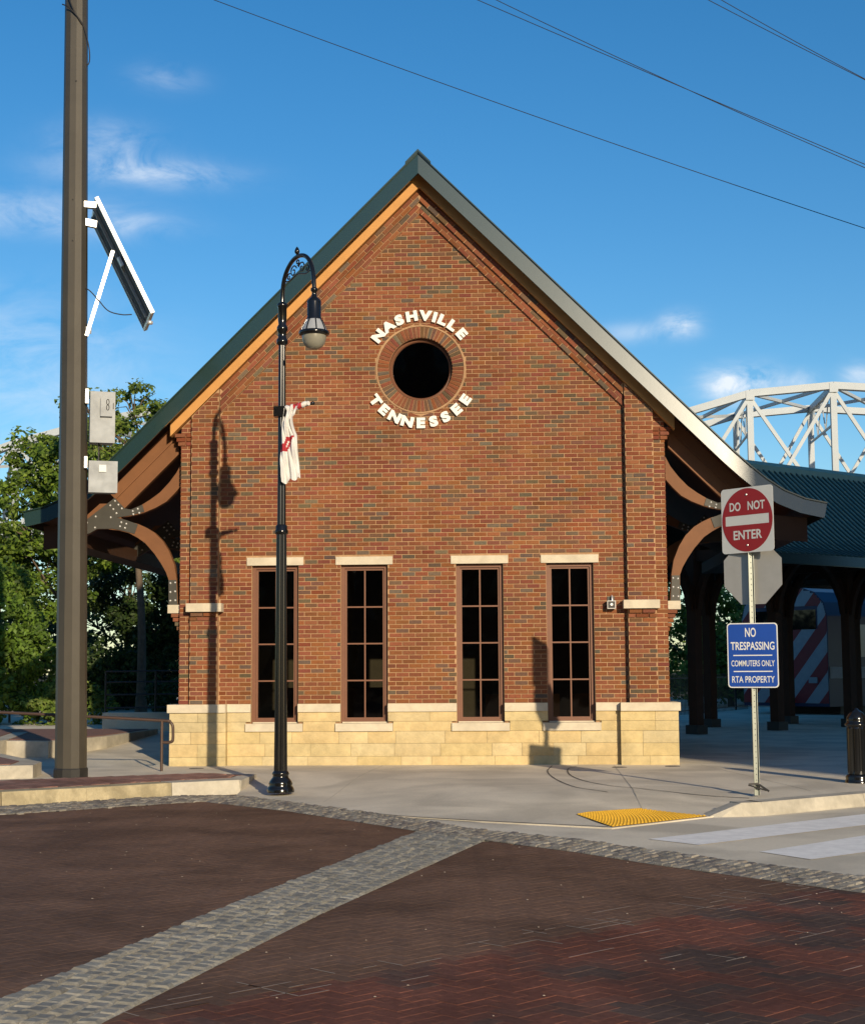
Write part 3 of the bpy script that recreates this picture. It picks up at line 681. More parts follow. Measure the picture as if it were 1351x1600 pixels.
for r,(z0,z1) in enumerate(rowsZ):
    spans=[(-3.02,3.02)] if r<3 else [(-3.02,WIN[0]-WH-.08),(WIN[0]+WH+.08,WIN[1]-WH-.08),(WIN[1]+WH+.08,WIN[2]-WH-.08),(WIN[2]+WH+.08,WIN[3]-WH-.08),(WIN[3]+WH+.08,3.02)]
    if r>=4: spans=[(-3.02,WIN[0]-WH),(WIN[0]+WH,WIN[1]-WH),(WIN[1]+WH,WIN[2]-WH),(WIN[2]+WH,WIN[3]-WH),(WIN[3]+WH,3.02)]
    for a,c in spans:
        x=a
        while x<c-.01:
            L0=random.uniform(.42,.82); 
            if x+L0>c-.22: L0=c-x
            rock(x,x+L0,z0,z1,-.055); x+=L0
    for s in(-1,1):
        a,c=sorted((s*3.02,s*3.895)); m_=a+(c-a)*random.choice([.38,.6,.5])
        rock(a,m_,z0,z1,-.185,.14); rock(m_,c,z0,z1,-.185,.14)
        # return face of the corner, seen on edge
        bb=MB(); xs=[s*3.895,s*3.80]; bb.box(min(xs),max(xs),-.17,.6,z0+.004,z1-.004,0,(.58,.46,.24)); bb.build('stone_block',M['stone'],ST)
for a,c in ((-3.02,WIN[0]-WH),(WIN[0]+WH,WIN[1]-WH),(WIN[1]+WH,WIN[2]-WH),(WIN[2]+WH,WIN[3]-WH),(WIN[3]+WH,3.02)):
    b=MB(); b.box(a+.002,c-.002,-.075,-.004,.813,.938); b.build('cap_stone',M['cast'],ST)
for s in(-1,1):
    a,c=sorted((s*3.024,s*3.925)); b=MB(); b.box(a,c,-.215,.62,.813,.938); b.build('cap_stone',M['cast'],ST)
    a,c=sorted((s*3.095,s*3.645)); b=MB(); b.box(a,c,-.235,-.01,2.367,2.497); b.build('cap_stone',M['cast'],ST)
    # bracket foot stone on the side wall with its corbel
    a,c=sorted((s*3.792,s*3.985)); b=MB(); b.box(a,c,.02,.34,2.357,2.487); b.build('bracket_stone',M['cast'],ST)
    for k in range(5):
        xo=3.93-.030*k; a,c=sorted((s*3.78,s*xo)); b=MB(); zz=2.357-.0677*(k+1); b.box(a,c,.03,.32,zz+.006,zz+.062,0,bcol(.1)); b.build('corbel_brick',M['brick'],ST)
# letters
def arcword(word,rad,ang,size,flip):
    tot=len(word)
    for k,chh in enumerate(word):
        a=ang[k]
        me=textmesh(chh,size,.022,.0135,1.24); me.name='letter'; me.materials.clear(); me.materials.append(M['white'])
        th=R(a); x=rad*math.sin(th); zz=ZO+rad*math.cos(th); rot=-th if not flip else math.pi-th
        me.transform(Matrix.Rotation(math.pi/2,4,'X')); me.transform(Matrix.Rotation(-rot if False else -(th if not flip else th-math.pi),4,'Y').inverted() )
        link('letter',me,ST,(x,-.034,zz))
arcword('NASHVILLE',.842,[-51,-36.6,-23,-9,5.6,15.6,24.2,36.2,49.8],.205,False)
arcword('TENNESSEE',.872,[234.8,222.0,208.2,194.2,180.2,166.6,153.4,139.8,126.0],.205,True)

# roof
def prof(side,dz=0.0):
    pts=[(0,9.521+dz),(4.78,4.741+dz),(5.03,4.506+dz),(5.28,4.297+dz),(5.535,4.125+dz),(5.84,3.993+dz),(6.17,3.92+dz)]
    return [(side*x,z) for x,z in pts]
def offs(pts,d):   # offset the profile polyline at right angles, downwards
    o=[]
    for i,p in enumerate(pts):
        a=Vector(pts[max(0,i-1)]);c=Vector(pts[min(len(pts)-1,i+1)]); t=(c-a).normalized(); n=Vector((-t.y,t.x)); 
        if n.y>0: n=-n
        if i==0: o.append((p[0],p[1]-d*math.sqrt(2))); continue
        o.append((p[0]+n.x*d,p[1]+n.y*d))
    return o
for s in(-1,1):
    P0=prof(s); P1=offs(P0,.035); b=MB()
    for i in range(len(P0)-1): b.prismy([P0[i],P0[i+1],P1[i+1],P1[i]],-.39,9.4)
    rf=b.build('roof',M['green'],ST)
    for y in (.6,1.6,2.6,3.6,4.6,5.6,6.6,7.6,8.6):
        bb=MB(); U=offs(P0,-.03)
        for i in range(len(P0)-1): bb.prismy([P0[i],P0[i+1],U[i+1],U[i]],y,y+.03)
        bb.build('seam',M['green'],rf)
    P2=offs(P0,.037); P3=offs(P0,.085); b=MB()
    for i in range(len(P0)-1): b.prismy([P2[i],P2[i+1],P3[i+1],P3[i]],-.37,9.3)
    b.build('soffit',M['soffit'],ST)
    F1=offs(P0,.225); b=MB()
    n=len(P0); q=P0+F1[::-1]
    for i in range(n-1):
        q=[(P0[i],-.420),(P0[i+1],-.420),(F1[i+1],-.437),(F1[i],-.437)]
        vs=[(p[0],y,p[1]) for p,y in q]+[(p[0],-.395,p[1]) for p,y in q]; fs=[(3,2,1,0),(4,5,6,7),(0,1,5,4),(1,2,6,5),(2,3,7,6),(3,0,4,7)]
        b.add(vs,fs if s>0 else [f[::-1] for f in fs])
    b.build('fascia',M['green'],ST)
    # drip edge line on top of the fascia
    T=offs(P0,-.018); b=MB()
    for i in range(n-1): b.prismy([T[i],T[i+1],P0[i+1],P0[i]],-.45,-.25)
    b.build('drip_edge',M['green'],ST)
    # eave closure
    e0,e1=P0[-1],F1[-1]; b=MB(); b.prismy([e0,e1,(e1[0]-s*.02,e1[1]),(e0[0]-s*.02,e0[1])],-.39,9.3); b.build('eave_trim',M['green'],ST)
    # frieze board at the gable
    b=MB(); b.prismy([(0,AP+.005),(s*3.93,AP+.005-3.93),(s*3.93,AP+.345-3.93),(0,AP+.345)],-.175,-.02); b.build('frieze_board',M['woodL'],ST)
    # outer rafter under the soffit, beyond the wall
    b=MB(); b.prismy([(s*3.86,AP-3.86-.30),(s*4.75,AP-4.75-.30),(s*4.86,AP-4.86-.24),(s*4.86,AP-4.86-.02),(s*3.86,AP-3.86-.02)],.15,.27); b.build('rafter',M['wood'],ST)
    b=MB(); b.prismy([(s*3.86,AP-3.86-.018),(s*4.86,AP-4.86-.018),(s*4.98,AP-4.98+.22),(s*3.86,AP-3.86+.26)],.13,.26); b.build('rafter_board',M['wood'],ST)
    # eave beam running back along the side
    b=MB(); a,c=sorted((s*5.42,s*5.86)); b.box(a,c,-.16,9.0,3.44,3.66); b.build('eave_beam',M['wooddark'],ST)
    b=MB(); b.prismy([(s*5.35,3.40),(s*5.90,3.36),(s*5.90,3.42),(s*5.90,3.72),(s*5.35,3.78)],-.22,-.16); b.build('beam_end',M['wooddark'],ST)
    # brackets, three along the side
    for bi,y0 in enumerate((.08,3.9)):
        b=MB()
        lo=[(-3.83,2.49),(-3.86,2.89),(-3.90,3.12),(-3.99,3.34),(-4.09,3.50),(-4.22,3.63),(-4.35,3.71),(-4.48,3.77),(-4.62,3.81),(-4.78,3.84)]
        li=[(-3.985,2.49),(-3.99,2.89),(-4.03,3.0),(-4.11,3.14),(-4.22,3.30),(-4.37,3.47),(-4.50,3.56),(-4.63,3.63),(-4.80,3.675),(-4.95,3.69)]
        for i in range(len(lo)-1): b.prismy([(-s*x,z) for x,z in (lo[i],lo[i+1],li[i+1],li[i])],y0,y0+.13)
        br=b.build('bracket',M['wood'],ST)
        b=MB(); uo=[(-3.80,4.74),(-3.88,4.58),(-4.0,4.42),(-4.14,4.27),(-4.29,4.16),(-4.42,4.08),(-4.56,4.01),(-4.70,3.97),(-4.85,3.94)]
        ui=[(-3.80,4.38),(-3.91,4.25),(-4.04,4.12),(-4.20,4.03),(-4.38,3.955),(-4.50,3.92),(-4.63,3.895),(-4.78,3.88),(-4.92,3.87)]
        for i in range(len(uo)-1): b.prismy([(-s*x,z) for x,z in (uo[i],uo[i+1],ui[i+1],ui[i])],y0,y0+.13)
        b.prismy([(-s*x,z) for x,z in ((-4.8,4.10),(-4.72,3.70),(-5.15,3.70),(-5.46,3.52),(-5.46,3.78),(-5.1,4.10))],y0,y0+.13)
        b.build('brace',M['wood'],br)
        pl=[(-4.86,4.19),(-4.70,4.02),(-4.60,4.00),(-4.42,4.075),(-4.385,3.965),(-4.60,3.91),(-4.82,3.875),(-4.66,3.83),(-4.485,3.765),(-4.535,3.615),(-4.72,3.665),(-4.88,3.70),(-5.13,3.70),(-5.42,3.54),(-5.50,3.70),(-5.20,3.93)]
        b=MB(); b.prismy([(-s*x,z) for x,z in pl],y0-.014,y0-.002)
        b.build('gusset_plate',M['steeldark'],br); b=MB()
        b.prismy([(-s*x,z) for x,z in ((-3.84,2.49),(-3.865,2.88),(-3.985,2.88),(-3.98,2.49))],y0-.013,y0-.002)
        b.build('gusset_plate',M['steeldark'],br)
        b=MB()
        for (x,z) in [(-4.855,4.14),(-4.93,4.07),(-4.80,4.08),(-4.88,4.01),(-4.745,4.02),(-4.83,3.945),(-4.57,3.975),(-4.49,4.01),(-4.56,3.925),(-4.465,3.945),(-4.92,3.88),(-4.75,3.80),(-4.67,3.775),(-4.77,3.735),(-4.69,3.71),(-5.16,3.895),(-5.17,3.72),(-5.30,3.80),(-5.33,3.66),
                      (-3.88,2.84),(-3.955,2.83),(-3.88,2.70),(-3.955,2.69),(-3.875,2.56),(-3.955,2.555)]:
            n=8; r=.018; X=-s*x
            vs=[(X+r*math.cos(2*math.pi*k/n),y0-.014,z+r*math.sin(2*math.pi*k/n)) for k in range(n)]+[(X+r*.55*math.cos(2*math.pi*k/n),y0-.030,z+r*.55*math.sin(2*math.pi*k/n)) for k in range(n)]
            b.add(vs,[(k,(k+1)%n,n+(k+1)%n,n+k) for k in range(n)]+[tuple(range(n,2*n))],0,(1,1,1),True)
        b.build('bolt',M['bolt'],br,kind='stuff')
b=MB(); b.prismy([(-.20,9.376),(0,9.581),(.20,9.376),(.20,9.341),(0,9.541),(-.20,9.341)],-.47,9.4); b.build('ridge_cap',M['green'],ST)

# ============================================================ things on the wall and street
# small wall light beside the right pilaster
t=thing('wall_light',(2.915,-.02,2.36),'small dark box spotlight on the brick beside the right pilaster','wall light')
b=MB(); b.box(2.86,2.97,-.02,.0,2.40,2.56); b.build('back_plate',M['steeldark'],t)
b=MB(); b.box(2.85,2.98,-.16,-.02,2.365,2.49); b.build('housing',M['signback'],t)
b=MB(); b.box(2.863,2.967,-.166,-.158,2.378,2.478); b.build('lens_frame',M['blackmat'],t)
b=MB(); b.lathe([(.028,0),(.020,.012)],0,0,12,smooth=False); 
me=b.mesh('lens',[M['bolt']]); me.transform(Matrix.Rotation(math.pi/2,4,'X')); link('lens',me,t,Vector((2.915,-.164,2.43))-wloc(t))
b=MB(); b.tube([(2.93,-.07,2.49),(2.93,-.07,2.55),(2.93,-.02,2.57)],.014,8); b.build('arm',M['bolt'],t)

# --- ornamental street lamp
LX,LY,LZ=-1.575,-4.15,-.085
t=thing('street_lamp',(LX,LY,LZ),'black ornamental street lamp with arched arm in front of the leftmost windows','street lamp')
b=MB(); b.lathe([(.175,0),(.175,.035),(.165,.06),(.145,.085),(.155,.11),(.135,.15),(.105,.185),(.10,.215),(.112,.23),(.105,.25),(.088,.27)],LX,LY,20,z0=LZ); b.build('base',M['black'],t)
b=MB(); b.lathe([(.086,.26),(.080,1.0),(.073,2.2),(.066,3.30)],LX,LY,96,flute=.10,z0=LZ); b.build('post',M['black'],t); b=MB(); b.lathe([(.056,3.38),(.052,4.3),(.047,5.8)],LX,LY,96,flute=.09,z0=LZ); b.build('post',M['black'],t)
b=MB(); b.lathe([(.066,3.29),(.085,3.30),(.088,3.34),(.075,3.36),(.078,3.40),(.060,3.42)],LX,LY,20,z0=LZ); b.build('collar',M['black'],t); b=MB()
b.lathe([(.05,5.78),(.075,5.80),(.075,5.85),(.055,5.88),(.055,5.96),(.072,5.98),(.072,6.02),(.050,6.06),(.058,6.12),(.058,6.28),(.068,6.30),(.068,6.33),(.03,6.36)],LX,LY,20,z0=LZ); b.build('collar',M['black'],t)
AX=Vector((.571,-.821,0)).normalized()   # the arm reaches towards the street
arm=[(a*1.176,6.3+(z-6.3)*.765 if z>6.4 else z) for a,z in [(0,6.3),(0,6.55),(.03,6.76),(.11,6.93),(.24,7.05),(.38,7.085),(.52,7.05),(.63,6.95),(.71,6.79),(.75,6.60),(.765,6.42),(.765,6.33)]]
def A(a,z): return Vector((LX,LY,LZ-.03))+AX*a+Vector((0,0,z))
b=MB(); b.tube(bez([A(a,z) for a,z in arm],5),.028,12); b.build('arm',M['black'],t)
b=MB(); p=A(.42,6.925); b.lathe([(.012,-.02),(.014,.01),(.030,.025),(.034,.05),(.022,.085),(.004,.11)],p.x,p.y,12,z0=p.z); b.build('finial',M['black'],t)
b=MB()
def spiral(cx,cz,r0,r1,a0,a1,n=22): return [A(1.176*cx+(r0+(r1-r0)*k/n)*math.cos(R(a0+(a1-a0)*k/n)),6.3+(cz-6.3)*.765+(r0+(r1-r0)*k/n)*.85*math.sin(R(a0+(a1-a0)*k/n))) for k in range(n+1)]
for (cx,cz,r0,r1,a0,a1) in ((.27,6.86,.095,.02,20,470),(.47,6.86,.095,.02,160,-290),(.37,6.985,.05,.015,-90,300),(.16,6.80,.055,.015,60,400),(.60,6.80,.055,.015,120,-240)):
    b.tube(spiral(cx,cz,r0,r1,a0,a1),.009,6)
b.tube(bez([A(.10,6.64),A(.24,6.63),A(.44,6.67),A(.65,6.63),A(.78,6.64)],5),.009,6)
b.build('scrollwork',M['black'],t)
p=A(.90,6.33)
b=MB(); b.lathe([(0.0300,.06),(0.0450,.05),(0.0450,.02),(0.0300,0),(0.0350,-.06),(0.0660,-.085),(0.0862,-.11),(0.0898,-.13),(0.0880,-.32),(0.0950,-.335),(0.0968,-.355)],p.x,p.y,20,z0=p.z,flute=0)
hd=b.build('lantern_housing',M['black'],t)
b=MB(); b.lathe([(0.0968,-.355),(0.1232,-.40),(0.1540,-.47),(0.1628,-.50)],p.x,p.y,24,z0=p.z); b.build('glass_shade',M['band'],t)
b=MB()
for k in range(8):
    a=k*math.pi/4+.3; b.tube([p+Vector((math.cos(a)*r,math.sin(a)*r,z)) for r,z in ((0.0986,-.355),(0.1258,-.40),(0.1566,-.47),(0.1672,-.50))],.009,6)
b.lathe([(0.1628,-.495),(0.1892,-.505),(0.1954,-.525),(0.1892,-.55),(0.1584,-.56)],p.x,p.y,28,z0=p.z); b.build('lantern_ring',M['black'],t)
b=MB(); b.lathe([(0.1540,-.556),(0.1514,-.60),(0.1364,-.655),(0.1056,-.70),(0.0616,-.728),(0.0000,-.735)],p.x,p.y,24,z0=p.z); b.build('glass_bowl',M['globe'],t)
# banner bracket
b=MB(); bz=4.82
b.box(LX-.10,LX+.07,LY-.075,LY+.075,bz-.075,bz+.06)
for zz in (-.05,.035): b.obox((LX-.085,LY-.08,bz+zz),(1,0,0),(0,1,0),(0,0,1),(.012,.01,.012))
b.tube([(LX+.05,LY-.02,bz),(LX+.40,LY-.05,bz+.09)],.016,8); b.lathe([(.02,0),(.028,.02),(.02,.045),(.004,.05)],LX+.41,LY-.05,10,z0=bz+.07)
b.build('banner_arm',M['black'],t)
# banner: tangled on its arm and hanging in folds
t=thing('banner',(LX+.12,LY-.05,3.8),'white and red cloth banner hanging crumpled from the lamp post arm','banner')
b=MB(); nx,nz=22,34; vs=[]; cols=[]
for j in range(nz+1):
    v=j/nz; zt=bz-.02+.05*0; zz=bz+.03-v*.90
    lx=.040-.03*math.sin(v*3.1)-.02*v; wd=.185-.11*math.sin(min(1,v*2.2)*math.pi)*.55+.06*v
    if v<.18: wd=.215-.30*v
    for k in range(nx+1):
        u=k/nx; fold=.030*math.sin(u*11+v*5)+.018*math.sin(u*23-v*9)+.02*math.sin(v*14+u*3)
        zz2=zz+u*.08*(1-v)-(.07*(1-u)**2 if v>.9 else 0)-(.05*abs(math.sin(u*7)) if v>.95 else 0)
        vs.append((LX+lx+wd*u,LY-.10+fold-.03*v,zz2))
fs=[];mi=[]
for j in range(nz):
    for k in range(nx):
        u=(k+.5)/nx;v=(j+.5)/nz; red=0
        if .44<v<.66:
            w=(v-.42)/.24; cxr=.62-.45*w
            if abs(u-cxr)<.26-.06*w and not(abs(u-cxr-.02)<.05 and .3<w<.75): red=1
        if .52<v<.62 and u<.12: red=1
        b.m.append(0)
        fs.append(((j*(nx+1)+k,j*(nx+1)+k+1,(j+1)*(nx+1)+k+1,(j+1)*(nx+1)+k),red))
b.m=[]; b.add(vs,[],0)
for f,rd in fs: b.f.append(f); b.m.append(rd); b.c.append((1,1,1)); b.sm.append(True)
b.build('hanging_cloth',[M['banner'],M['bannerred']],t)
b=MB(); P=[];rr=[]
for k in range(15):
    u=k/14; P.append((LX+.06+.30*u,LY-.05-.03*u+.008*math.sin(k*2.1),bz+.01+.085*u+.006*math.sin(k*1.7))); rr.append(.050-.020*u+.010*math.sin(k*1.9)*(1-u))
n0=len(b.v); b.tube(P,rr,10)
for i in range(len(b.f)):
    seg=i//10
    if seg in (5,7,8,9) or (seg==4 and i%10>5): b.m[i]=1
b.build('rolled_cloth',[M['banner'],M['bannerred']],t)
b=MB(); b.tube([(LX+.245,LY-.13,3.99),(LX+.248,LY-.13,3.93)],.009,6); b.build('tie',M['banner'],t)

# --- big steel pole
PX,PY=-4.72,-2.62
t=thing('steel_pole',(PX,PY,0),'tall tapering brown faceted steel pole at the left','pole')
r0,r1=.218,.163
b=MB(); dx=-.112
def polex(z): return PX+dx*z/11.2
def poler(z): return r0+(r1-r0)*z/11.2
vs=[];n=12;zz=[.10,2,4,5.15,7,9,11.2,14]
for z in zz:
    for k in range(n):
        a=2*math.pi*(k+.5)/n+R(92); vs.append((polex(z)+poler(z)*math.cos(a),PY+poler(z)*math.sin(a),z))
b.add(vs,[(i*n+k,i*n+(k+1)%n,(i+1)*n+(k+1)%n,(i+1)*n+k) for i in range(len(zz)-1) for k in range(n)]); b.build('shaft',M['pole'],t)
b=MB(); b.lathe([(.232,-.03),(.232,.10),(.222,.115)],PX,PY,12,smooth=False,z0=.02,rot=R(92)+math.pi/12); b.build('base_collar',M['polebase'],t)
b=MB()
for (z,s_) in ((7.55,0),(8.15,0),(9.9,.6)):
    b=MB(); b.obox((polex(z)+.02+.05*s_,PY-poler(z)*.98,z),(1,0,0),(0,1,0),(0,0,1),(.008,.006,.008)); b.build('bolt',M['blackmat'],t)
def onp(x,z,y=None): return (x,PY-.2 if y is None else y,z)
t=thing('cable',(PX,PY,10.2),'loose black cable looping down the top of the steel pole','cable')
b=MB(); b.tube(bez([(-4.99,PY-.17,11.05),(-4.90,PY-.19,11.0),(-4.80,PY-.19,10.90),(-4.70,PY-.13,10.76),(-4.645,PY-.06,10.55),(-4.62,PY-.03,10.38),(-4.63,PY,10.24),(-4.68,PY,10.17)],6),.009,6)
b.tube(bez([(-4.93,PY-.19,11.3),(-4.86,PY-.20,11.06),(-4.80,PY-.195,10.92),(-4.71,PY-.13,10.76)],6),.009,6); b.build('cable_strand',M['wire'],t)
# --- solar panel
t=thing('solar_panel',(-4.45,PY,6.2),'tilted solar panel on white brackets high on the steel pole','solar panel')
A0=Vector((-4.483,PY,8.213));B0=Vector((-3.664,PY,6.542)); dv=Vector((-.31,.95,0))*1.18+Vector((0,0,-.0))
nrm=(B0-A0).cross(dv).normalized()
if nrm.z<0: nrm=-nrm
sx=(B0-A0)/2; sy=dv/2; ce=A0+sx+sy
b=MB(); b.obox(ce-nrm*.012,sx.normalized(),sy.normalized(),nrm,(sx.length-.02,sy.length-.02,.008)); b.build('back_sheet',M['panelback'],t)
b=MB(); b.obox(ce+nrm*.004,sx.normalized(),sy.normalized(),nrm,(sx.length-.03,sy.length-.03,.004)); b.build('cell_face',M['cell'],t)
b=MB(); th=.028
for q,l in ((-sy,sx),(sy,sx)): b.obox(ce+q,l.normalized(),q.normalized(),nrm,(sx.length+.02,.018,th))
for q,l in ((-sx,sy),(sx,sy)): b.obox(ce+q,l.normalized(),q.normalized(),nrm,(sy.length,.018,th))
b.build('frame',M['aluW'],t)
b=MB()
for q in (-.35,.35):
    b=MB(); b.obox(ce+sy*q-nrm*.045,sx.normalized(),sy.normalized(),nrm,(sx.length*.97,.012,.018)); b.build('mounting_rail',M['signback'],t)
b=MB(); b.obox(ce+sx*.02-sy*.55-nrm*.05,sx.normalized(),sy.normalized(),nrm,(.07,.05,.02)); b.build('junction_box',M['aluW'],t)
b=MB(); b.bar((-4.70,PY-.04,8.115),(-4.50,PY+.02,8.11),.10,.085); b.build('pole_bracket',M['aluW'],t); b=MB(); b.bar((-4.66,PY-.02,7.86),(-4.50,PY+.05,7.84),.08,.10); b.build('pole_bracket',M['aluW'],t); b=MB(); b.bar((-4.71,PY+.02,6.30),(-4.55,PY,6.29),.09,.09); b.build('pole_bracket',M['aluW'],t)
b=MB(); b.bar((-4.60,PY-.02,6.20),(-4.27,PY+.10,7.46),.075,.05); b.build('strut',M['aluW'],t)
b=MB(); b.lathe([(.0,-.03),(.04,-.02),(.045,.02),(.0,.04)],B0.x-.03,B0.y,10,z0=B0.z-.16); b.build('bolt',M['bolt'],t)
b=MB(); b.tube(bez([(-4.68,PY-.05,6.87),(-4.58,PY-.05,6.87),(-4.45,PY-.02,6.74),(-4.30,PY,6.57),(-4.12,PY+.05,6.52),(-3.98,PY+.1,6.53)],6),.008,6); b.build('lead',M['wire'],t)
# --- cabinets on the pole
t=thing('cabinet',(-4.38,PY,4.55),'upper grey metal control cabinet with a latch plate, bolted to the steel pole','cabinet')
def cab(t,x0,x1,z0,z1,yf,yb):
    b=MB(); b.box(x0,x1,yf+.012,yb,z0,z1); b.build('body',M['alu'],t)
    # door: a slightly dented sheet
    b=MB(); nx,nz=14,20; vs=[]
    for j in range(nz+1):
        for k in range(nx+1):
            u,v=k/nx,j/nz; e=min(u,1-u,v,1-v)*6; e=min(1,e)
            vs.append((x0-.008+(x1-x0+.016)*u,yf-.002-.006*e*math.sin(v*7.3+u*3)*math.sin(u*4.1+1),z0-.008+(z1-z0+.016)*v))
    b.add(vs,[(j*(nx+1)+k,j*(nx+1)+k+1,(j+1)*(nx+1)+k+1,(j+1)*(nx+1)+k) for j in range(nz) for k in range(nx)],smooth=True)
    b.box(x0-.008,x1+.008,yf+.0005,yf+.011,z0-.008,z1+.008); d=b.build('door',M['alu'],t)
    return d
d=cab(t,-4.530,-4.20,4.66,5.37,PY-.14,PY+.14)
b=MB(); b.box(-4.40,-4.235,PY-.19,PY-.152,5.02,5.28); b.build('latch_plate',M['alu'],d)
b=MB()
for zc in (5.225,5.145):
    P=[(-4.30+.018*math.cos(a),PY-.192,zc+.038*math.sin(a)) for a in [2*math.pi*k/12 for k in range(13)]]; b.tube(P,.0055,5,cap=False)
b.box(-4.225,-4.213,PY-.158,PY-.15,5.14,5.22)
b.build('lock_ring',M['blackmat'],d)
b=MB(); b.box(-4.60,-4.555,PY-.06,PY+.06,5.22,5.42); b.build('mounting_ear',M['aluW'],t); t.rotation_euler=(0,0,R(20))
t=thing('cabinet',(-4.35,PY,3.93),'lower square grey metal cabinet with white sticker, bolted to the steel pole','cabinet')
d=cab(t,-4.535,-4.155,3.955,4.385,PY-.14,PY+.12)
b=MB(); b.box(-4.405,-4.305,PY-.158,PY-.152,4.235,4.335); b.build('sticker',M['signwhite'],d)
b=MB(); 
for q in (4.315,4.285,4.262): b.box(-4.385,-4.325,PY-.1605,PY-.1585,q-.006,q+.004)
b.build('sticker_print',M['signback'],d)
b=MB(); b.box(-4.60,-4.56,PY-.06,PY+.06,4.30,4.46); b.build('mounting_ear',M['aluW'],t); t.rotation_euler=(0,0,R(20))
t=thing('conduit',(-4.4,PY,4.38),'short thin conduit joining the two grey cabinets','conduit')
b=MB(); b.tube([(-4.40,PY,4.66),(-4.40,PY,4.385)],.012,8); b.tube([(-4.40,PY,4.50),(-4.40,PY,4.53)],.02,8); b.build('pipe',M['blackmat'],t)

# --- sign post with three plates
GX,GY=4.205,-5.595
t=thing('sign_post',(GX,GY,0),'galvanised post with red DO NOT ENTER and blue NO TRESPASSING signs','sign')
b=MB(); b.box(GX-.028,GX+.028,GY-.004,GY+.004,-.02,3.55); b.box(GX-.032,GX-.026,GY-.03,GY+.004,-.02,3.55); b.box(GX+.026,GX+.032,GY-.03,GY+.004,-.02,3.55)
b.build('post',M['galv'],t)
b=MB()
for k in range(52):
    if k*.065+.2<3.5: b.lathe([(.006,0),(.006,.001)],0,0,6) if False else b.box(GX-.005,GX+.005,GY-.0065,GY-.0035,.15+k*.065,.16+k*.065)
b.build('punched_hole',M['blackmat'],t,kind='stuff')
b=MB(); b.bar((GX-.10,GY-.05,.11),(GX+.02,GY-.05,.12),.02); b.bar((GX+.0,GY-.04,.12),(GX+.13,GY-.07,.03),.022); b.bar((GX-.10,GY-.02,.10),(GX+.10,GY-.06,.04),.016); b.build('base_clamp',M['blackmat'],t)
def plate(name,outline,cz,yawdeg,off,mt,label,face=1):
    me=holed(name,outline,[],.004,mt); me.transform(Matrix.Translation((0,off,0))); me.transform(Matrix.Rotation(R(-yawdeg),4,'Z'))
    o=link(name,me,t,(0,0,cz)); o['label']=label; return o
def rrect(w,h,r,n=5):
    o=[]
    for cx,cz,a0 in ((w/2-r,h/2-r,0),(-w/2+r,h/2-r,90),(-w/2+r,-h/2+r,180),(w/2-r,-h/2+r,270)):
        o+=[(cx+r*math.cos(R(a0+90*k/n)),cz+r*math.sin(R(a0+90*k/n))) for k in range(n+1)]
    return o
def flat(name,outline,parent,yawdeg,off,mt,holes=[]):
    me=holed(name,outline,holes,.001,mt); me.transform(Matrix.Translation((0,off,0))); me.transform(Matrix.Rotation(R(-yawdeg),4,'Z')); return link(name,me,parent,(0,0,0))
def words(lines,parent,yawdeg,off,mt):
    for (txt,x,z,w,h,bold) in lines:
        me=textmesh(txt,.14,.0004,bold,1); xs=[v.co.x for v in me.vertices]; ys=[v.co.y for v in me.vertices]
        cx,cy=(min(xs)+max(xs))/2,(min(ys)+max(ys))/2
        me.transform(Matrix.Translation((x,z,0)) @ Matrix.Diagonal((w/(max(xs)-min(xs)),h/(max(ys)-min(ys)),1,1)) @ Matrix.Translation((-cx,-cy,0)))
        me.name='lettering'; me.materials.clear(); me.materials.append(mt)
        me.transform(Matrix.Rotation(math.pi/2,4,'X')); me.transform(Matrix.Translation((0,off,0))); me.transform(Matrix.Rotation(R(-yawdeg),4,'Z')); link('lettering',me,parent,(0,0,0))
W_=.775
y1=48
p1=plate('do_not_enter_sign',rrect(W_,W_,.045),3.195,y1,-.045,M['signwhite'],'square white sign with red disc reading DO NOT ENTER')
bar_=[(-.325,-.058),(.325,-.058),(.325,.058),(-.325,.058)]
flat('red_disc',circ(0,0,.376,56),p1,y1,-.0470,M['signred'],[bar_])
words([('DO',-.175,.165,.165,.105,.003),('NOT',.142,.165,.255,.105,.003),('ENTER',.005,-.175,.425,.108,.003)],p1,y1,-.0485,M['signwhite'])
b=MB(); 
for zc in (.30,-.30): b.lathe([(.013,0),(.009,.006)],0,zc,8)
me=b.mesh('bolt',[M['bolt']]); me.transform(Matrix.Rotation(math.pi/2,4,'X')); me.transform(Matrix.Translation((0,-.049,0)) @ Matrix.Scale(1,4)); 
# keep the bolt heads upright on the plate
for v in me.vertices: pass
me.transform(Matrix.Rotation(R(-y1),4,'Z')); link('bolt',me,p1,(0,0,0))
oc=[(.375*math.cos(R(22.5+45*k))/math.cos(R(22.5)),.375*math.sin(R(22.5+45*k))/math.cos(R(22.5))) for k in range(8)]
plate('octagon_sign',oc,2.575,36,.040,M['signback'],'grey back of an octagonal stop sign')
y3=16
p3=plate('no_trespassing_sign',rrect(.585,.755,.04),1.60,y3,-.045,M['signwhite'],'blue sign reading NO TRESPASSING, COMMUTERS ONLY, RTA PROPERTY')
flat('blue_field',rrect(.560,.730,.034),p3,y3,-.047,M['signblue'])
words([('NO',-.02,.268,.125,.108,.002),('TRESPASSING',0,.110,.505,.094,.002),('COMMUTERS ONLY',0,-.093,.50,.070,.001),('RTA PROPERTY',0,-.280,.49,.076,.001)],p3,y3,-.0485,M['signwhite'])
for zc in (.0,-.187): flat('rule',[(-.225,zc-.006),(.225,zc-.006),(.225,zc+.006),(-.225,zc+.006)],p3,y3,-.0483,M['signwhite'])

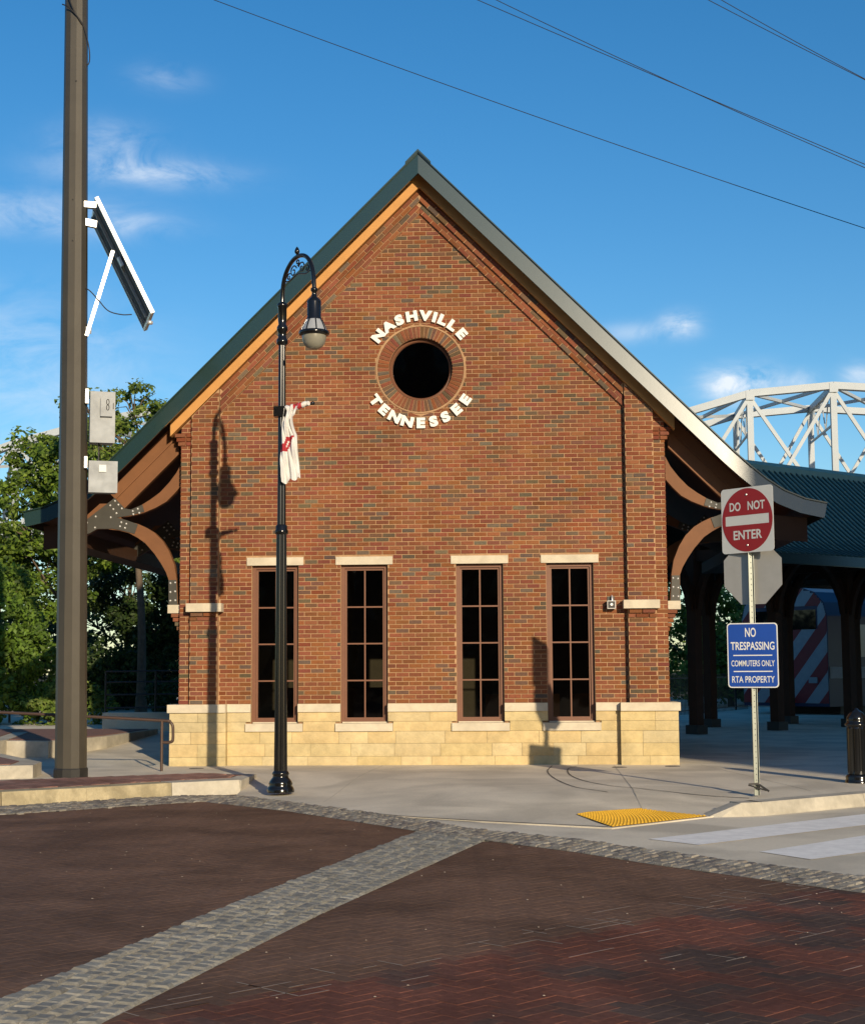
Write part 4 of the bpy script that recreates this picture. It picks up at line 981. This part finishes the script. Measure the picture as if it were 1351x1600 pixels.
# --- bollard
BX,BY=5.735,-3.93
t=thing('bollard',(BX,BY,0),'black fluted cast iron bollard at the right picture edge','bollard')
b=MB(); b.lathe([(.165,0),(.165,.03),(.150,.05),(.158,.075),(.140,.105)],BX,BY,24,z0=-.005); b.build('foot',M['black'],t)
b=MB(); b.lathe([(.118,.10),(.112,.70)],BX,BY,40,flute=.0,z0=0)
vs=[];n=40
b2=MB(); prof_=[(.120,.11),(.128,.15),(.126,.68),(.118,.71)]
for r,z in prof_:
    for k in range(48): 
        a=2*math.pi*k/48+.07; rr=r*(1-(.10 if (k%6) in(0,1) and .12<z<.70 else 0)); b2.v.append((BX+rr*math.cos(a),BY+rr*math.sin(a),z))
for i in range(3):
    for k in range(48): b2.f.append((i*48+k,i*48+(k+1)%48,(i+1)*48+(k+1)%48,(i+1)*48+k)); b2.m.append(0); b2.c.append((1,1,1)); b2.sm.append(False)
b2.build('shaft',M['black'],t)
b=MB(); b.lathe([(.118,.70),(.145,.715),(.150,.735),(.140,.75),(.120,.765),(.125,.785),(.118,.83),(.09,.875),(.05,.903),(.035,.91),(.02,.93),(0,.935)],BX,BY,28); b.build('cap',M['black'],t)

# --- brown handrail at the left
t=thing('handrail',(-3.75,-1.32,0),'brown tubular handrail with a looped end beside the stone base','handrail')
b=MB(); rail=[(-7.4,-1.32,.905),(-6.17,-1.32,.865),(-4.88,-1.32,.80),(-3.75,-1.32,.735),(-3.64,-1.32,.715),(-3.595,-1.32,.67),(-3.585,-1.32,.60),(-3.585,-1.32,.47),(-3.60,-1.32,.43),(-3.66,-1.32,.415),(-3.74,-1.32,.42)]
b.tube(bez(rail,4),.022,8); b.build('rail',M['railb'],t)
for x,zt in ((-3.75,.735),(-6.35,.87)):
    b=MB(); b.tube([(x,-1.32,-.02),(x,-1.32,zt)],.021,8); b.build('post',M['railb'],t)

# ============================================================ platform canopy behind, right
CO=Vector((5.86,12.65,0)); cdir=Vector((.743,.669,0)).normalized(); cn=Vector((cdir.y,-cdir.x,0))
def CP(t,e,z): p=CO+cdir*t+cn*e; return (p.x,p.y,z)
CPF=[(0,6.38),(1.0,5.47),(1.75,4.80),(2.1,4.50),(2.4,4.27),(2.7,4.08),(3.0,3.95),(3.15,3.90)]
T0,T1=-1.9,24
t=thing('platform_canopy',tuple(CO+Vector((0,0,0))),'long green standing seam canopy on dark posts behind the station, at the right','canopy')
def strip3(b,t0,t1,pts,dz=0,th=.04,mi=0):
    for (e0,z0),(e1,z1) in zip(pts[:-1],pts[1:]):
        vs=[CP(t0,e0,z0+dz),CP(t1,e0,z0+dz),CP(t1,e1,z1+dz),CP(t0,e1,z1+dz),CP(t0,e0,z0+dz-th),CP(t1,e0,z0+dz-th),CP(t1,e1,z1+dz-th),CP(t0,e1,z1+dz-th)]
        b.add(vs,[(3,2,1,0),(4,5,6,7),(0,1,5,4),(1,2,6,5),(2,3,7,6),(3,0,4,7)],mi)
pw=.215; k=0; tt=T0
st=MB()
me=None
while tt<T1-.01:
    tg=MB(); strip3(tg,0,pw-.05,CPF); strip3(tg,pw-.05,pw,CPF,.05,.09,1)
    if me is None:
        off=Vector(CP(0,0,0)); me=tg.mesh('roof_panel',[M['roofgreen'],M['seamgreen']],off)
    if tt<9.5:
        link('roof_panel',me,t,Vector(CP(tt,0,0))-CO)
    else:
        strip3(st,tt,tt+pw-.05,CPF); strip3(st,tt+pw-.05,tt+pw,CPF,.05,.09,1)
    tt+=pw
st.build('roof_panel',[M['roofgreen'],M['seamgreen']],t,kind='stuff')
b=MB(); strip3(b,T0,T1,[(-e,z) for e,z in CPF]); b.build('rear_roof',M['roofgreen'],t)
b=MB(); strip3(b,T0-.02,T1,[(-.16,6.33),(0,6.47),(.16,6.33)],.03,.03); strip3(b,T0-.02,T1,[(.16,6.36),(.17,6.22)],.03,.03); b.build('ridge_cap',M['roofgreen'],t)
b=MB()
for s in(1,-1): strip3(b,T0-.02,T1,[(s*3.15,3.90),(s*3.17,3.68)],.02,.02)
b.build('eave_trim',M['green'],t)
b=MB(); strip3(b,T0+.02,T1,[(e,z) for e,z in CPF],-.06,.05); strip3(b,T0+.02,T1,[(-e,z) for e,z in CPF],-.06,.05); b.build('soffit',M['wooddark'],t)
b=MB()
for e in(1.2,-1.2): 
    p0,p1=CP(T0+.1,e,4.35),CP(T1,e,4.35); b.bar(p0,p1,.18,.32)
for tt in np.arange(-1.66,24,2.8): b.bar(CP(tt,-2.9,3.92),CP(tt,2.9,3.92),.12,.24)
b.build('beam',M['wooddark'],t)
def column(tt,e):
    p=CP(tt,e,0); b=MB(); b.obox((p[0],p[1],2.1),cdir,cn,(0,0,1),(.115,.115,2.1)); c=b.build('column',M['wooddark'],t)
    b=MB(); b.obox((p[0],p[1],.09),cdir,cn,(0,0,1),(.17,.17,.11)); b.build('column_base',M['blackmat'],c)
    b=MB()
    for ax in (cdir,cn):
        for s in (-1,1):
            P=[Vector(p)+ax*s*r+Vector((0,0,z)) for r,z in ((.10,2.75),(.16,3.10),(.33,3.48),(.62,3.80),(.95,4.0))]
            for a,c_ in zip(P[:-1],P[1:]): b.bar(a,c_,.13,.15)
    b.build('brace',M['wooddark'],c)
for tt in (-1.66,1.14,3.94,6.74,9.54,12.34,15.14): column(tt,1.2)
for tt in (-1.2,1.66,4.7,7.6,10.5,13.4): column(tt,-1.25)

# ============================================================ commuter train at the platform
TL=Vector((8.74,26.0,0)); d=cdir; n_=cn; Wd=3.29   # nose: left corner TL, right corner TL+cn*W
t=thing('train',(10,25,0),'dark blue commuter train with red and white diagonal nose stripes under the canopy','train')
def TP(a,w,z): p=TL+d*a+n_*w; return (p.x,p.y,z)
sec=[(0,.25),(0,3.0),(.12,3.42),(.45,3.74),(.95,3.90),(1.64,3.95),(2.33,3.90),(2.84,3.74),(3.17,3.42),(3.29,3.0),(3.29,.25)]
b=MB(); m=len(sec); vs=[TP(0,w,z) for w,z in sec]+[TP(22,w,z) for w,z in sec]
b.add(vs,[(k,k+1,m+k+1,m+k) for k in range(m-1)]+[tuple(range(m-1,-1,-1)),tuple(range(m,2*m)),(m-1,0,m,2*m-1)]); body=b.build('body',M['traindark'],t)
# nose stripes: slanted bands clipped to the nose outline by fine rows
b=MB()
def secw(z):
    for (w0,z0),(w1,z1) in zip(sec[:5],sec[1:6]):
        if z0<=z<=z1: return w0+(w1-w0)*(z-z0)/max(1e-6,z1-z0)
    return 1.64
for j in range(46):
    z0=.35+j*.078; z1=z0+.078
    if z1>3.93: break
    wl=secw(z1)+.02; wr=3.29-wl
    for k in range(-8,14):
        e0=(k*.52+z0*.9,k*.52+.52+z0*.9); e1=(e0[0]+.0702,e0[1]+.0702); segs=[(wl,wr)]
        if 2.55<z0<3.25: segs=[(wl,.35),(2.94,wr)]
        for sa,sb in segs:
            p0,p1=[min(max(v,sa),sb) for v in e0]; r0_,r1_=[min(max(v,sa),sb) for v in e1]
            if p1-p0<.004 and r1_-r0_<.004: continue
            b.add([TP(-.012,p0,z0),TP(-.012,p1,z0),TP(-.012,r1_,z1),TP(-.012,r0_,z1)],[(0,3,2,1)],k%2)
b.build('nose_stripes',[M['trainwhite'],M['trainred']],t)
b=MB()
for w0,w1 in ((.42,1.58),(1.70,2.88)): b.add([TP(-.02,w0,2.60),TP(-.02,w1,2.60),TP(-.02,w1,3.2),TP(-.02,w0,3.2)],[(0,3,2,1)])
b.build('windscreen',M['glass'],t)
for w in (.55,2.74):
    b=MB(); p=TP(-.03,w,1.05); b.obox(p,d,n_,(0,0,1),(.03,.16,.09)); b.build('headlight',M['band'],t)
b=MB(); b.obox(TP(-.2,1.64,.45),d,n_,(0,0,1),(.2,.25,.15)); b.obox(TP(11,1.64,.1),d,n_,(0,0,1),(10,1.3,.2)); b.build('coupler',M['blackmat'],t)
for k in range(9):
    b=MB(); a=1.6+k*2.2; b.add([TP(a,3.31,1.75),TP(a+1.5,3.31,1.75),TP(a+1.5,3.31,2.75),TP(a,3.31,2.75)],[(0,1,2,3)]); b.build('window',M['band'],t)
b=MB(); b.add([TP(.05,3.305,1.1),TP(22,3.305,1.1),TP(22,3.305,1.45),TP(.05,3.305,1.45)],[(0,1,2,3)]); b.build('side_stripe',M['trainwhite'],t)

# ============================================================ fence, railing and low wall
def fence(name,p0,p1,z0,h,label,gap=.13,posts=2.4):
    t=thing(name,(p0[0],p0[1],z0),label,'fence'); a=Vector((*p0,z0));c=Vector((*p1,z0)); n=int((c-a).length/gap); b=MB()
    for zz in (.12,h-.12): 
        bb=MB(); bb.bar(a+Vector((0,0,zz)),c+Vector((0,0,zz)),.03,.035); bb.build('rail',M['blackmat'],t)
    for k in range(n+1):
        p=a.lerp(c,k/n); b.bar(p,p+Vector((0,0,h)),.018,.018,up=(0,1,0))
    b.build('picket',M['blackmat'],t,kind='stuff')
    for k in range(int((c-a).length/posts)+1):
        p=a+(c-a).normalized()*posts*k; bb=MB(); bb.bar(p,p+Vector((0,0,h+.08)),.06,.06,up=(0,1,0)); bb.build('post',M['blackmat'],t)
fence('iron_fence',(5.0,21.0),(9.6,31.0),0,1.25,'black iron picket fence before the trees seen past the stone corner')
t=thing('metal_railing',(-7.1,8,.2),'dark horizontal bar railing in the shade left of the station','railing')
for z in (.45,.72,.98,1.2):
    b=MB(); b.tube([(-7.05,8.0,z+.25),(-3.9,8.0,z+.27)],.018,6); b.build('rail',M['blackmat'],t)
for x in (-7.05,-6.0,-4.95,-3.95):
    b=MB(); b.tube([(x,8.0,.2),(x,8.0,1.46)],.024,6); b.build('post',M['blackmat'],t)
t=thing('low_wall',(-6,7,.2),'low grey concrete wall below the dark railing, left of the station','wall')
b=MB(); b.box(-6.9,-3.75,7.2,7.6,.1,.62); b.build('wall_block',M['concrete'],t)

# ============================================================ white truss bridge
t=thing('truss_bridge',(0,85,-1),'white steel arched truss bridge rising behind the station','bridge')
def chord(px):  # height of the top chord at x, near truss
    if px<4: u=(px+14)/20; return 20.9-3.0*min(1.8,u*u)
    u=(px-25)/20; return 21.2-5.6*min(1.6,u*u)
PN=5.84; xs=[18.38+PN*k for k in range(-12,7)]
tops=[]
known={18.38:20.7,24.22:21.17,30.06:20.75}
def zt(x):
    for kx,kz in known.items():
        if abs(kx-x)<.01: return kz
    return chord(x)
def truss(y,dx,dz,heavy,name):
    p=MB(); X=[x+dx for x in xs]; Z=[zt(x)+dz for x in xs]; zb=11.5+dz*.5
    for i in range(len(X)-1): p.bar((X[i],y,Z[i]),(X[i+1],y,Z[i+1]),.62,.50)
    p.build('top_chord',M['bridge'],t)
    p=MB(); p.bar((X[0],y,zb),(X[-1],y,zb),.5,.6); p.build('bottom_chord',M['bridge'],t)
    for i in range(len(X)):
        p=MB(); p.bar((X[i],y,zb),(X[i],y,Z[i]-.2),.42,.42,up=(0,1,0)); p.build('vertical',M['bridge'],t)
    for i in range(len(X)-1):
        for (a,c) in (((X[i],Z[i]),(X[i+1],zb)),((X[i],zb),(X[i+1],Z[i+1]))):
            dy=.14 if a[1]>c[1] else -.14
            p=MB(); p.bar((a[0],y+dy,a[1]-.2),(c[0],y+dy,c[1]-.2 if c[1]>zb+1 else c[1]),.2,.25); p.build('diagonal',M['bridge'],t)
    return X,Z,zb
def gus(X,Z,y):
    for x,z in zip(X,Z):
        p=MB(); p.box(x-.30,x+.30,y-.34,y-.30,z-.50,z+.16); p.build('gusset_plate',M['bridge'],t)
X1,Z1,zb=truss(85,0,0,1,'near')
gus(X1,Z1,85)
X2,Z2,_=truss(98,.9,.55,0,'far')
for i in range(len(X1)):
    p=MB(); a=Vector((X1[i],85,Z1[i]-.1));c=Vector((X2[i],98,Z2[i]-.1)); p.bar(a,c,.3,.45)
    a2=a-Vector((0,0,2.6));c2=c-Vector((0,0,2.6)); p.bar(a2,c2,.12,.14)
    for k in range(6):
        u=k/6;v=(k+1)/6; q=a.lerp(c,u) if k%2 else a2.lerp(c2,u); r_=a2.lerp(c2,v) if k%2 else a.lerp(c,v); p.bar(q,r_,.08,.08)
    p.build('sway_frame',M['bridge'],t)
    if i<len(X1)-1:
        p=MB(); c=Vector((X2[i+1],98,Z2[i+1]));c0=Vector((X2[i],98,Z2[i])); a1=Vector((X1[i+1],85,Z1[i+1]))
        p.bar(a+Vector((0,0,.1)),c,.22,.22); p.bar(a1,c0,.22,.22); p.build('lateral_brace',M['bridge'],t)
b=MB(); b.box(X1[0],X1[-1],85.5,97.5,11.0,11.4); b.build('deck',M['concrete'],t)
b=MB()
for x in (-40,4,48): b.box(x-1,x+1,86,97,-.9,11.2)
b.build('pier',M['concrete'],t)

# ============================================================ trees and shrubs
def leafcloud(clumps,per,size,cols,sig):
    """clumps: array (n,4) centre and radius -> mesh of small leaf quads"""
    n=len(clumps); c=np.repeat(clumps,per,axis=0); m=len(c)
    dirs=RNG.normal(size=(m,3)); dirs/=np.linalg.norm(dirs,axis=1)[:,None]
    rad=c[:,3]*RNG.uniform(.25,1.05,m)**.6
    pos=c[:,:3]+dirs*rad[:,None]*np.array([1,1,.72])
    nrm=dirs*.7+RNG.normal(size=(m,3))*.5+np.array([.12,-.55,.5]); nrm/=np.linalg.norm(nrm,axis=1)[:,None]
    tan=np.cross(nrm,RNG.normal(size=(m,3))); tan/=np.linalg.norm(tan,axis=1)[:,None]; bit=np.cross(nrm,tan)
    s=size*RNG.uniform(.6,1.25,m)[:,None]
    V=np.empty((m,5,3)); V[:,0]=pos-tan*s; V[:,1]=pos-bit*s*.55-tan*s*.1+nrm*s*.12; V[:,2]=pos+tan*s; V[:,3]=pos+bit*s*.55-tan*s*.1+nrm*s*.12
    V=V[:,:4]
    F=np.arange(m*4).reshape(m,4)
    cc=np.array(cols)[RNG.integers(0,len(cols),m)]*RNG.uniform(.75,1.25,(m,1)); cl=np.repeat(RNG.uniform(.8,1.2,(n,1)),per,axis=0); cc=cc*cl
    return V.reshape(-1,3),F,cc
def quadmesh(name,V,F,cc,m,off):
    me=bpy.data.meshes.new(name); me.vertices.add(len(V)); me.vertices.foreach_set('co',(V-np.array(off)).astype(np.float32).ravel())
    me.loops.add(len(F)*4); me.loops.foreach_set('vertex_index',F.ravel().astype(np.int32)); me.polygons.add(len(F))
    me.polygons.foreach_set('loop_start',np.arange(0,len(F)*4,4,dtype=np.int32)); me.polygons.foreach_set('loop_total',np.full(len(F),4,dtype=np.int32))
    me.update(calc_edges=True); at=me.color_attributes.new('tint','FLOAT_COLOR','CORNER'); ca=np.ones((len(F)*4,4),dtype=np.float32); ca[:,:3]=np.repeat(cc,4,axis=0); at.data.foreach_set('color',ca.ravel())
    me.materials.append(m); return me
G1=[(.105,.175,.018),(.130,.205,.020),(.080,.140,.016),(.165,.235,.028),(.055,.10,.014)]
G2=[(.12,.185,.025),(.15,.21,.035),(.085,.135,.02),(.18,.23,.045)]
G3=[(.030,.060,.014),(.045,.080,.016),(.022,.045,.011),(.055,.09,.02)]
def tree(base,blobs,label,n=120,per=60,size=.075,cols=G1,tr=.16,group=None,cr=(.22,.42),lean=(0,0),name='tree'):
    bx,by,bz=base; t=thing(name,base,label,'tree',group)
    b=MB(); top=max(z+r for x,y,z,r in blobs); h=top-bz
    T=[Vector((bx+lean[0]*u**1.3+.08*math.sin(u*6+bx),by+lean[1]*u+.08*math.cos(u*5),bz-.1+h*.82*u)) for u in [k/7 for k in range(8)]]
    b.tube(T,[tr*(1-.75*k/7)+(.05 if k==0 else 0) for k in range(8)],9); b.build('trunk',M['bark'],t)
    b=MB()
    for (x,y,z,r) in blobs:
        k=min(range(1,8),key=lambda i:abs(T[i].z-(z-r*.8))+.3*(T[i]-Vector((x,y,T[i].z))).length*.2)
        a=T[k]; e=Vector((x,y,z)); mid=a.lerp(e,.5)+Vector((random.uniform(-.2,.2),random.uniform(-.2,.2),random.uniform(-.25,.1))); w=tr*.42
        b.tube(bez([a,mid,e],4),[w*(1-.75*i/8) for i in range(9)],6)
        for q in range(5):
            e2=e+Vector((random.uniform(-1,1),random.uniform(-1,1),random.uniform(-.4,1)))*r*.85; b.tube([mid.lerp(e,.5),e.lerp(e2,.4)+Vector((0,0,.05)),e2],[w*.35,w*.25,w*.1],5)
    b.build('branches',M['bark'],t)
    tot=sum(r**2 for *_,r in blobs); cl=[]
    for (x,y,z,r) in blobs:
        m=max(3,int(n*r*r/tot)); d_=RNG.normal(size=(m,3)); d_/=np.linalg.norm(d_,axis=1)[:,None]; rr=r*RNG.uniform(.35,1.0,m)**.45
        cc=np.array([x,y,z])+d_*rr[:,None]*np.array([1,1,.85]); cl.append(np.c_[cc,RNG.uniform(*cr,m)])
    cl=np.concatenate(cl); V,F,c=leafcloud(cl,per,size,cols,0)
    off=base; link('crown',quadmesh('crown',V,F,c,M['leaf'],off),t,(0,0,0))
    return t
# left of the station
tree((-10.3,17,.2),[(-10.2,16.5,6.4,1.5),(-11.6,16.2,5.4,1.4),(-9.3,16.3,5.0,1.3),(-10.8,15.8,3.9,1.4),(-12.6,16.5,4.2,1.3),(-9.6,16.6,7.6,.8),(-11.4,17,7.3,.8)],'leafy green tree behind the steel pole, tallest crown at the left',n=400,per=66,cols=G1,tr=.2)
tree((-7.5,13.2,.2),[(-7.9,13.4,7.9,.75),(-7.0,13.7,7.6,.70),(-8.6,13.2,6.9,.85),(-7.4,13.4,6.6,.8),(-6.3,14,7.0,.6),(-9.2,13.3,8.0,.5),(-7.9,13.2,5.2,.7)],'slim tree with loose airy crown and leaning trunk beside the cabinets',n=150,per=46,cols=G2,tr=.13,cr=(.14,.30),lean=(-.45,0),size=.065)
tree((-6.1,16.5,.3),[(-6.2,16.2,3.1,.75),(-5.7,16.3,4.4,.6),(-6.9,16.4,4.7,.8),(-5.9,16,1.9,.7),(-6.6,17,5.9,.9),(-5.9,16.8,7.6,.8),(-5.4,16.5,9.0,.35)],'bright green tree seen through the left timber bracket arch',n=170,per=56,cols=G2,tr=.12,cr=(.18,.34))
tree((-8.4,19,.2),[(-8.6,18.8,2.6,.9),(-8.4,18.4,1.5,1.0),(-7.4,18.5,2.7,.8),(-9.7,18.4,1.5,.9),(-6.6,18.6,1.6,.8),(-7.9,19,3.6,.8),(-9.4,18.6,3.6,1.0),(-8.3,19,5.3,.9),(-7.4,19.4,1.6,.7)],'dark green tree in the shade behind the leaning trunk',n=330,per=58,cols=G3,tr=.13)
for i,(x,y,h) in enumerate(((-14.5,26,7.5),(-11.5,28,6.5),(-8.9,25.5,4.6),(-17,24,6.5),(-6.6,30,3.6),(-19.5,30,8))):
    r=h*.26
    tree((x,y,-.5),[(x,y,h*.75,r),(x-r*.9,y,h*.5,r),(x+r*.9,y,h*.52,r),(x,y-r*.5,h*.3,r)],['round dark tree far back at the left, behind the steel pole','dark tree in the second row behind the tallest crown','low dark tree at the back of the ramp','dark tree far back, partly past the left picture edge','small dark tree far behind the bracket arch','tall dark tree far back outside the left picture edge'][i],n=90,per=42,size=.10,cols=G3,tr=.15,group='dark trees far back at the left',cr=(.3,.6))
def shrub(base,blobs,label,n,per,size,cols,cr):
    t=thing('shrub',base,label,'shrub')
    b=MB()
    for (x,y,z,r) in blobs: b.tube([(base[0]+(x-base[0])*.5,y,base[2]-.1),(x,y,z)],[.03,.012],5)
    b.build('stem',M['bark'],t); cl=[]
    tot=sum(r**2 for *_,r in blobs)
    for (x,y,z,r) in blobs:
        m=max(3,int(n*r*r/tot)); d_=RNG.normal(size=(m,3)); d_/=np.linalg.norm(d_,axis=1)[:,None]; d_[:,1]=-abs(d_[:,1])*.8
        cl.append(np.c_[np.array([x,y,z])+d_*r*RNG.uniform(.6,1,(m,1)),RNG.uniform(*cr,m)])
    V,F,c=leafcloud(np.concatenate(cl),per,size,cols,0); link('foliage',quadmesh('foliage',V,F,c,M['leaf'],base),t,(0,0,0))
shrub((-10,10.5,.1),[(-10.4,10.8,2.2,1.25),(-9.3,10.6,1.7,.9),(-11.6,10.8,2.4,1.2),(-10.2,10.3,.9,1.0),(-9.0,10.4,.75,.6),(-11.4,10.4,1.0,1.0),(-10.2,11.2,3.2,.8)],'big bright green leafy bush left of the steel pole',320,64,.062,[(.12,.21,.022),(.15,.24,.028),(.095,.165,.02),(.07,.12,.018)],(.16,.3))
shrub((-8.2,9.6,.1),[(-8.3,9.8,.9,.5),(-7.6,9.9,.6,.4),(-8.8,9.6,.5,.5)],'low shrub at the foot of the leaning trunk',50,50,.055,G2,(.12,.24))
shrub((-6.1,10.2,.2),[(-6.3,10.5,.9,.45),(-5.6,10.7,.8,.4),(-5.0,10.6,1.0,.4)],'low dark shrub behind the horizontal bar railing',50,50,.055,G3,(.12,.24))
b=MB(); b.add([(-60,6.6,.16),(-3.9,6.6,.16),(-3.9,60,.16),(-60,60,.16)],[(0,1,2,3)]); b.build('soil',M['ground'],kind='structure')
# right of the station, beyond the platform
for i,(x,y,h) in enumerate(((8.2,36,6.2),(11.0,38,6.0),(6.0,40,7.0),(14.5,42,6.5),(19,46,7.0),(9.6,34.5,3.4))):
    r=h*.27
    tree((x,y,-.3),[(x,y,h*.74,r),(x-r*.9,y,h*.48,r),(x+r*.9,y,h*.50,r),(x,y-r*.5,h*.27,r)],['bright tree seen just right of the stone corner','bright tree seen behind the octagon sign','tall tree behind the station body','green tree behind the train nose','far green tree hidden behind the train','low bushy tree beside the iron fence'][i],n=110,per=46,size=.11,cols=G1+G2,tr=.15,group='trees beyond the platform',cr=(.3,.55))

# ============================================================ overhead wires
def wire(p0,p1,mid,label):
    a=Vector(p0);c=Vector(p1);m_=Vector(mid); d_=(c-a)
    def q(u): # quadratic through the three points
        tm=(m_-a).dot(d_)/d_.length_squared; lin=a.lerp(c,tm); k=(m_-lin)/(tm*(tm-1)); return a.lerp(c,u)+k*u*(u-1)
    t=thing('overhead_wire',tuple(a),label,'wire'); b=MB(); b.tube([q(-.6+2.2*i/40) for i in range(41)],.009,5); b.build('strand',M['wire'],t)
wire((-5.288,10,16.839),(9.324,10,11.138),(-.262,10,14.80),'lowest overhead wire, crossing the sky above the gable peak')
wire((.774,10,16.664),(9.373,10,12.599),(7.35,10,13.547),'lower of the two wires that meet toward the right picture edge')
wire((1.359,10.3,16.70),(9.374,10.3,12.65),(7.351,10.3,13.63),'upper of the two wires that meet toward the right picture edge')
wire((5.996,10,16.513),(9.439,10,14.547),(7.75,10,15.50),'lower thin wire in the top right corner')
wire((6.499,10.3,16.53),(9.445,10.3,14.72),(8.0,10.3,15.59),'upper wire in the top right corner')

# ============================================================ unseen brick blocks added to shade the canopy side and darken window reflections
def block(name,x0,x1,y0,y1,h,m,label,cat='building'):
    t=thing(name,((x0+x1)/2,y1,-.2),label,cat)
    b=MB(); b.box(x0,x1,y0,y1,-.2,h); b.build('wall',m,t)
    b=MB(); b.box(x0-.2,x1+.2,y0-.2,y1+.2,h,h+.4); b.build('cornice',M['cast'],t)
    nf=int(h//3.6)
    for f in range(nf):
        for k in range(int((x1-x0)//3)):
            xx=x0+1.2+k*3; zz=1.2+f*3.6
            b=MB(); b.box(xx,xx+1.2,y1+.001,y1+.04,zz-.1,zz+2.0); w=b.build('window',M['cast'],t)
            b=MB(); b.box(xx+.08,xx+1.12,y1+.03,y1+.05,zz,zz+1.9); b.build('pane',M['glass'],w)
M['oldbrick']=mat('old_brick',(.13,.06,.04),.9,var=.2,scale=3)
SX=lambda y:5.50+(.385/.923)*(-2.0-y)
block('warehouse',SX(-43),SX(-43)+34,-43,-34,25,M['oldbrick'],'tall old brick warehouse across the street behind the camera')
block('depot',17,36,-9,12,13,M['oldbrick'],'old brick depot to the right of the canopy, outside the picture')
block('office_block',-70,8,-80,-66,24,M['oldbrick'],'long dark brick office block across the street behind the camera')
# undergrowth filling the ground behind the trees
def growth(x0,x1,y0,y1,z0,zf,n,label,cols):
    P=np.c_[RNG.uniform(x0,x1,n),RNG.uniform(y0,y1,n),np.zeros(n),RNG.uniform(.35,.75,n)]
    P[:,2]=z0+RNG.uniform(0,1,n)**.8*zf*(.7+.3*np.sin(P[:,0]*1.3))
    V,F,c=leafcloud(P,40,.11,cols,0); o=link('undergrowth',quadmesh('undergrowth',V,F,c,M['leaf'],(0,0,0)),None,(0,0,0),'stuff')
    tag(o,label,'undergrowth')
growth(-24,-3.2,21,26,.1,3.6,700,'dense dark undergrowth behind the trees left of the station',G3)
growth(2,26,47,52,0,3.6,420,'green undergrowth beyond the platform fence at the right',G1)
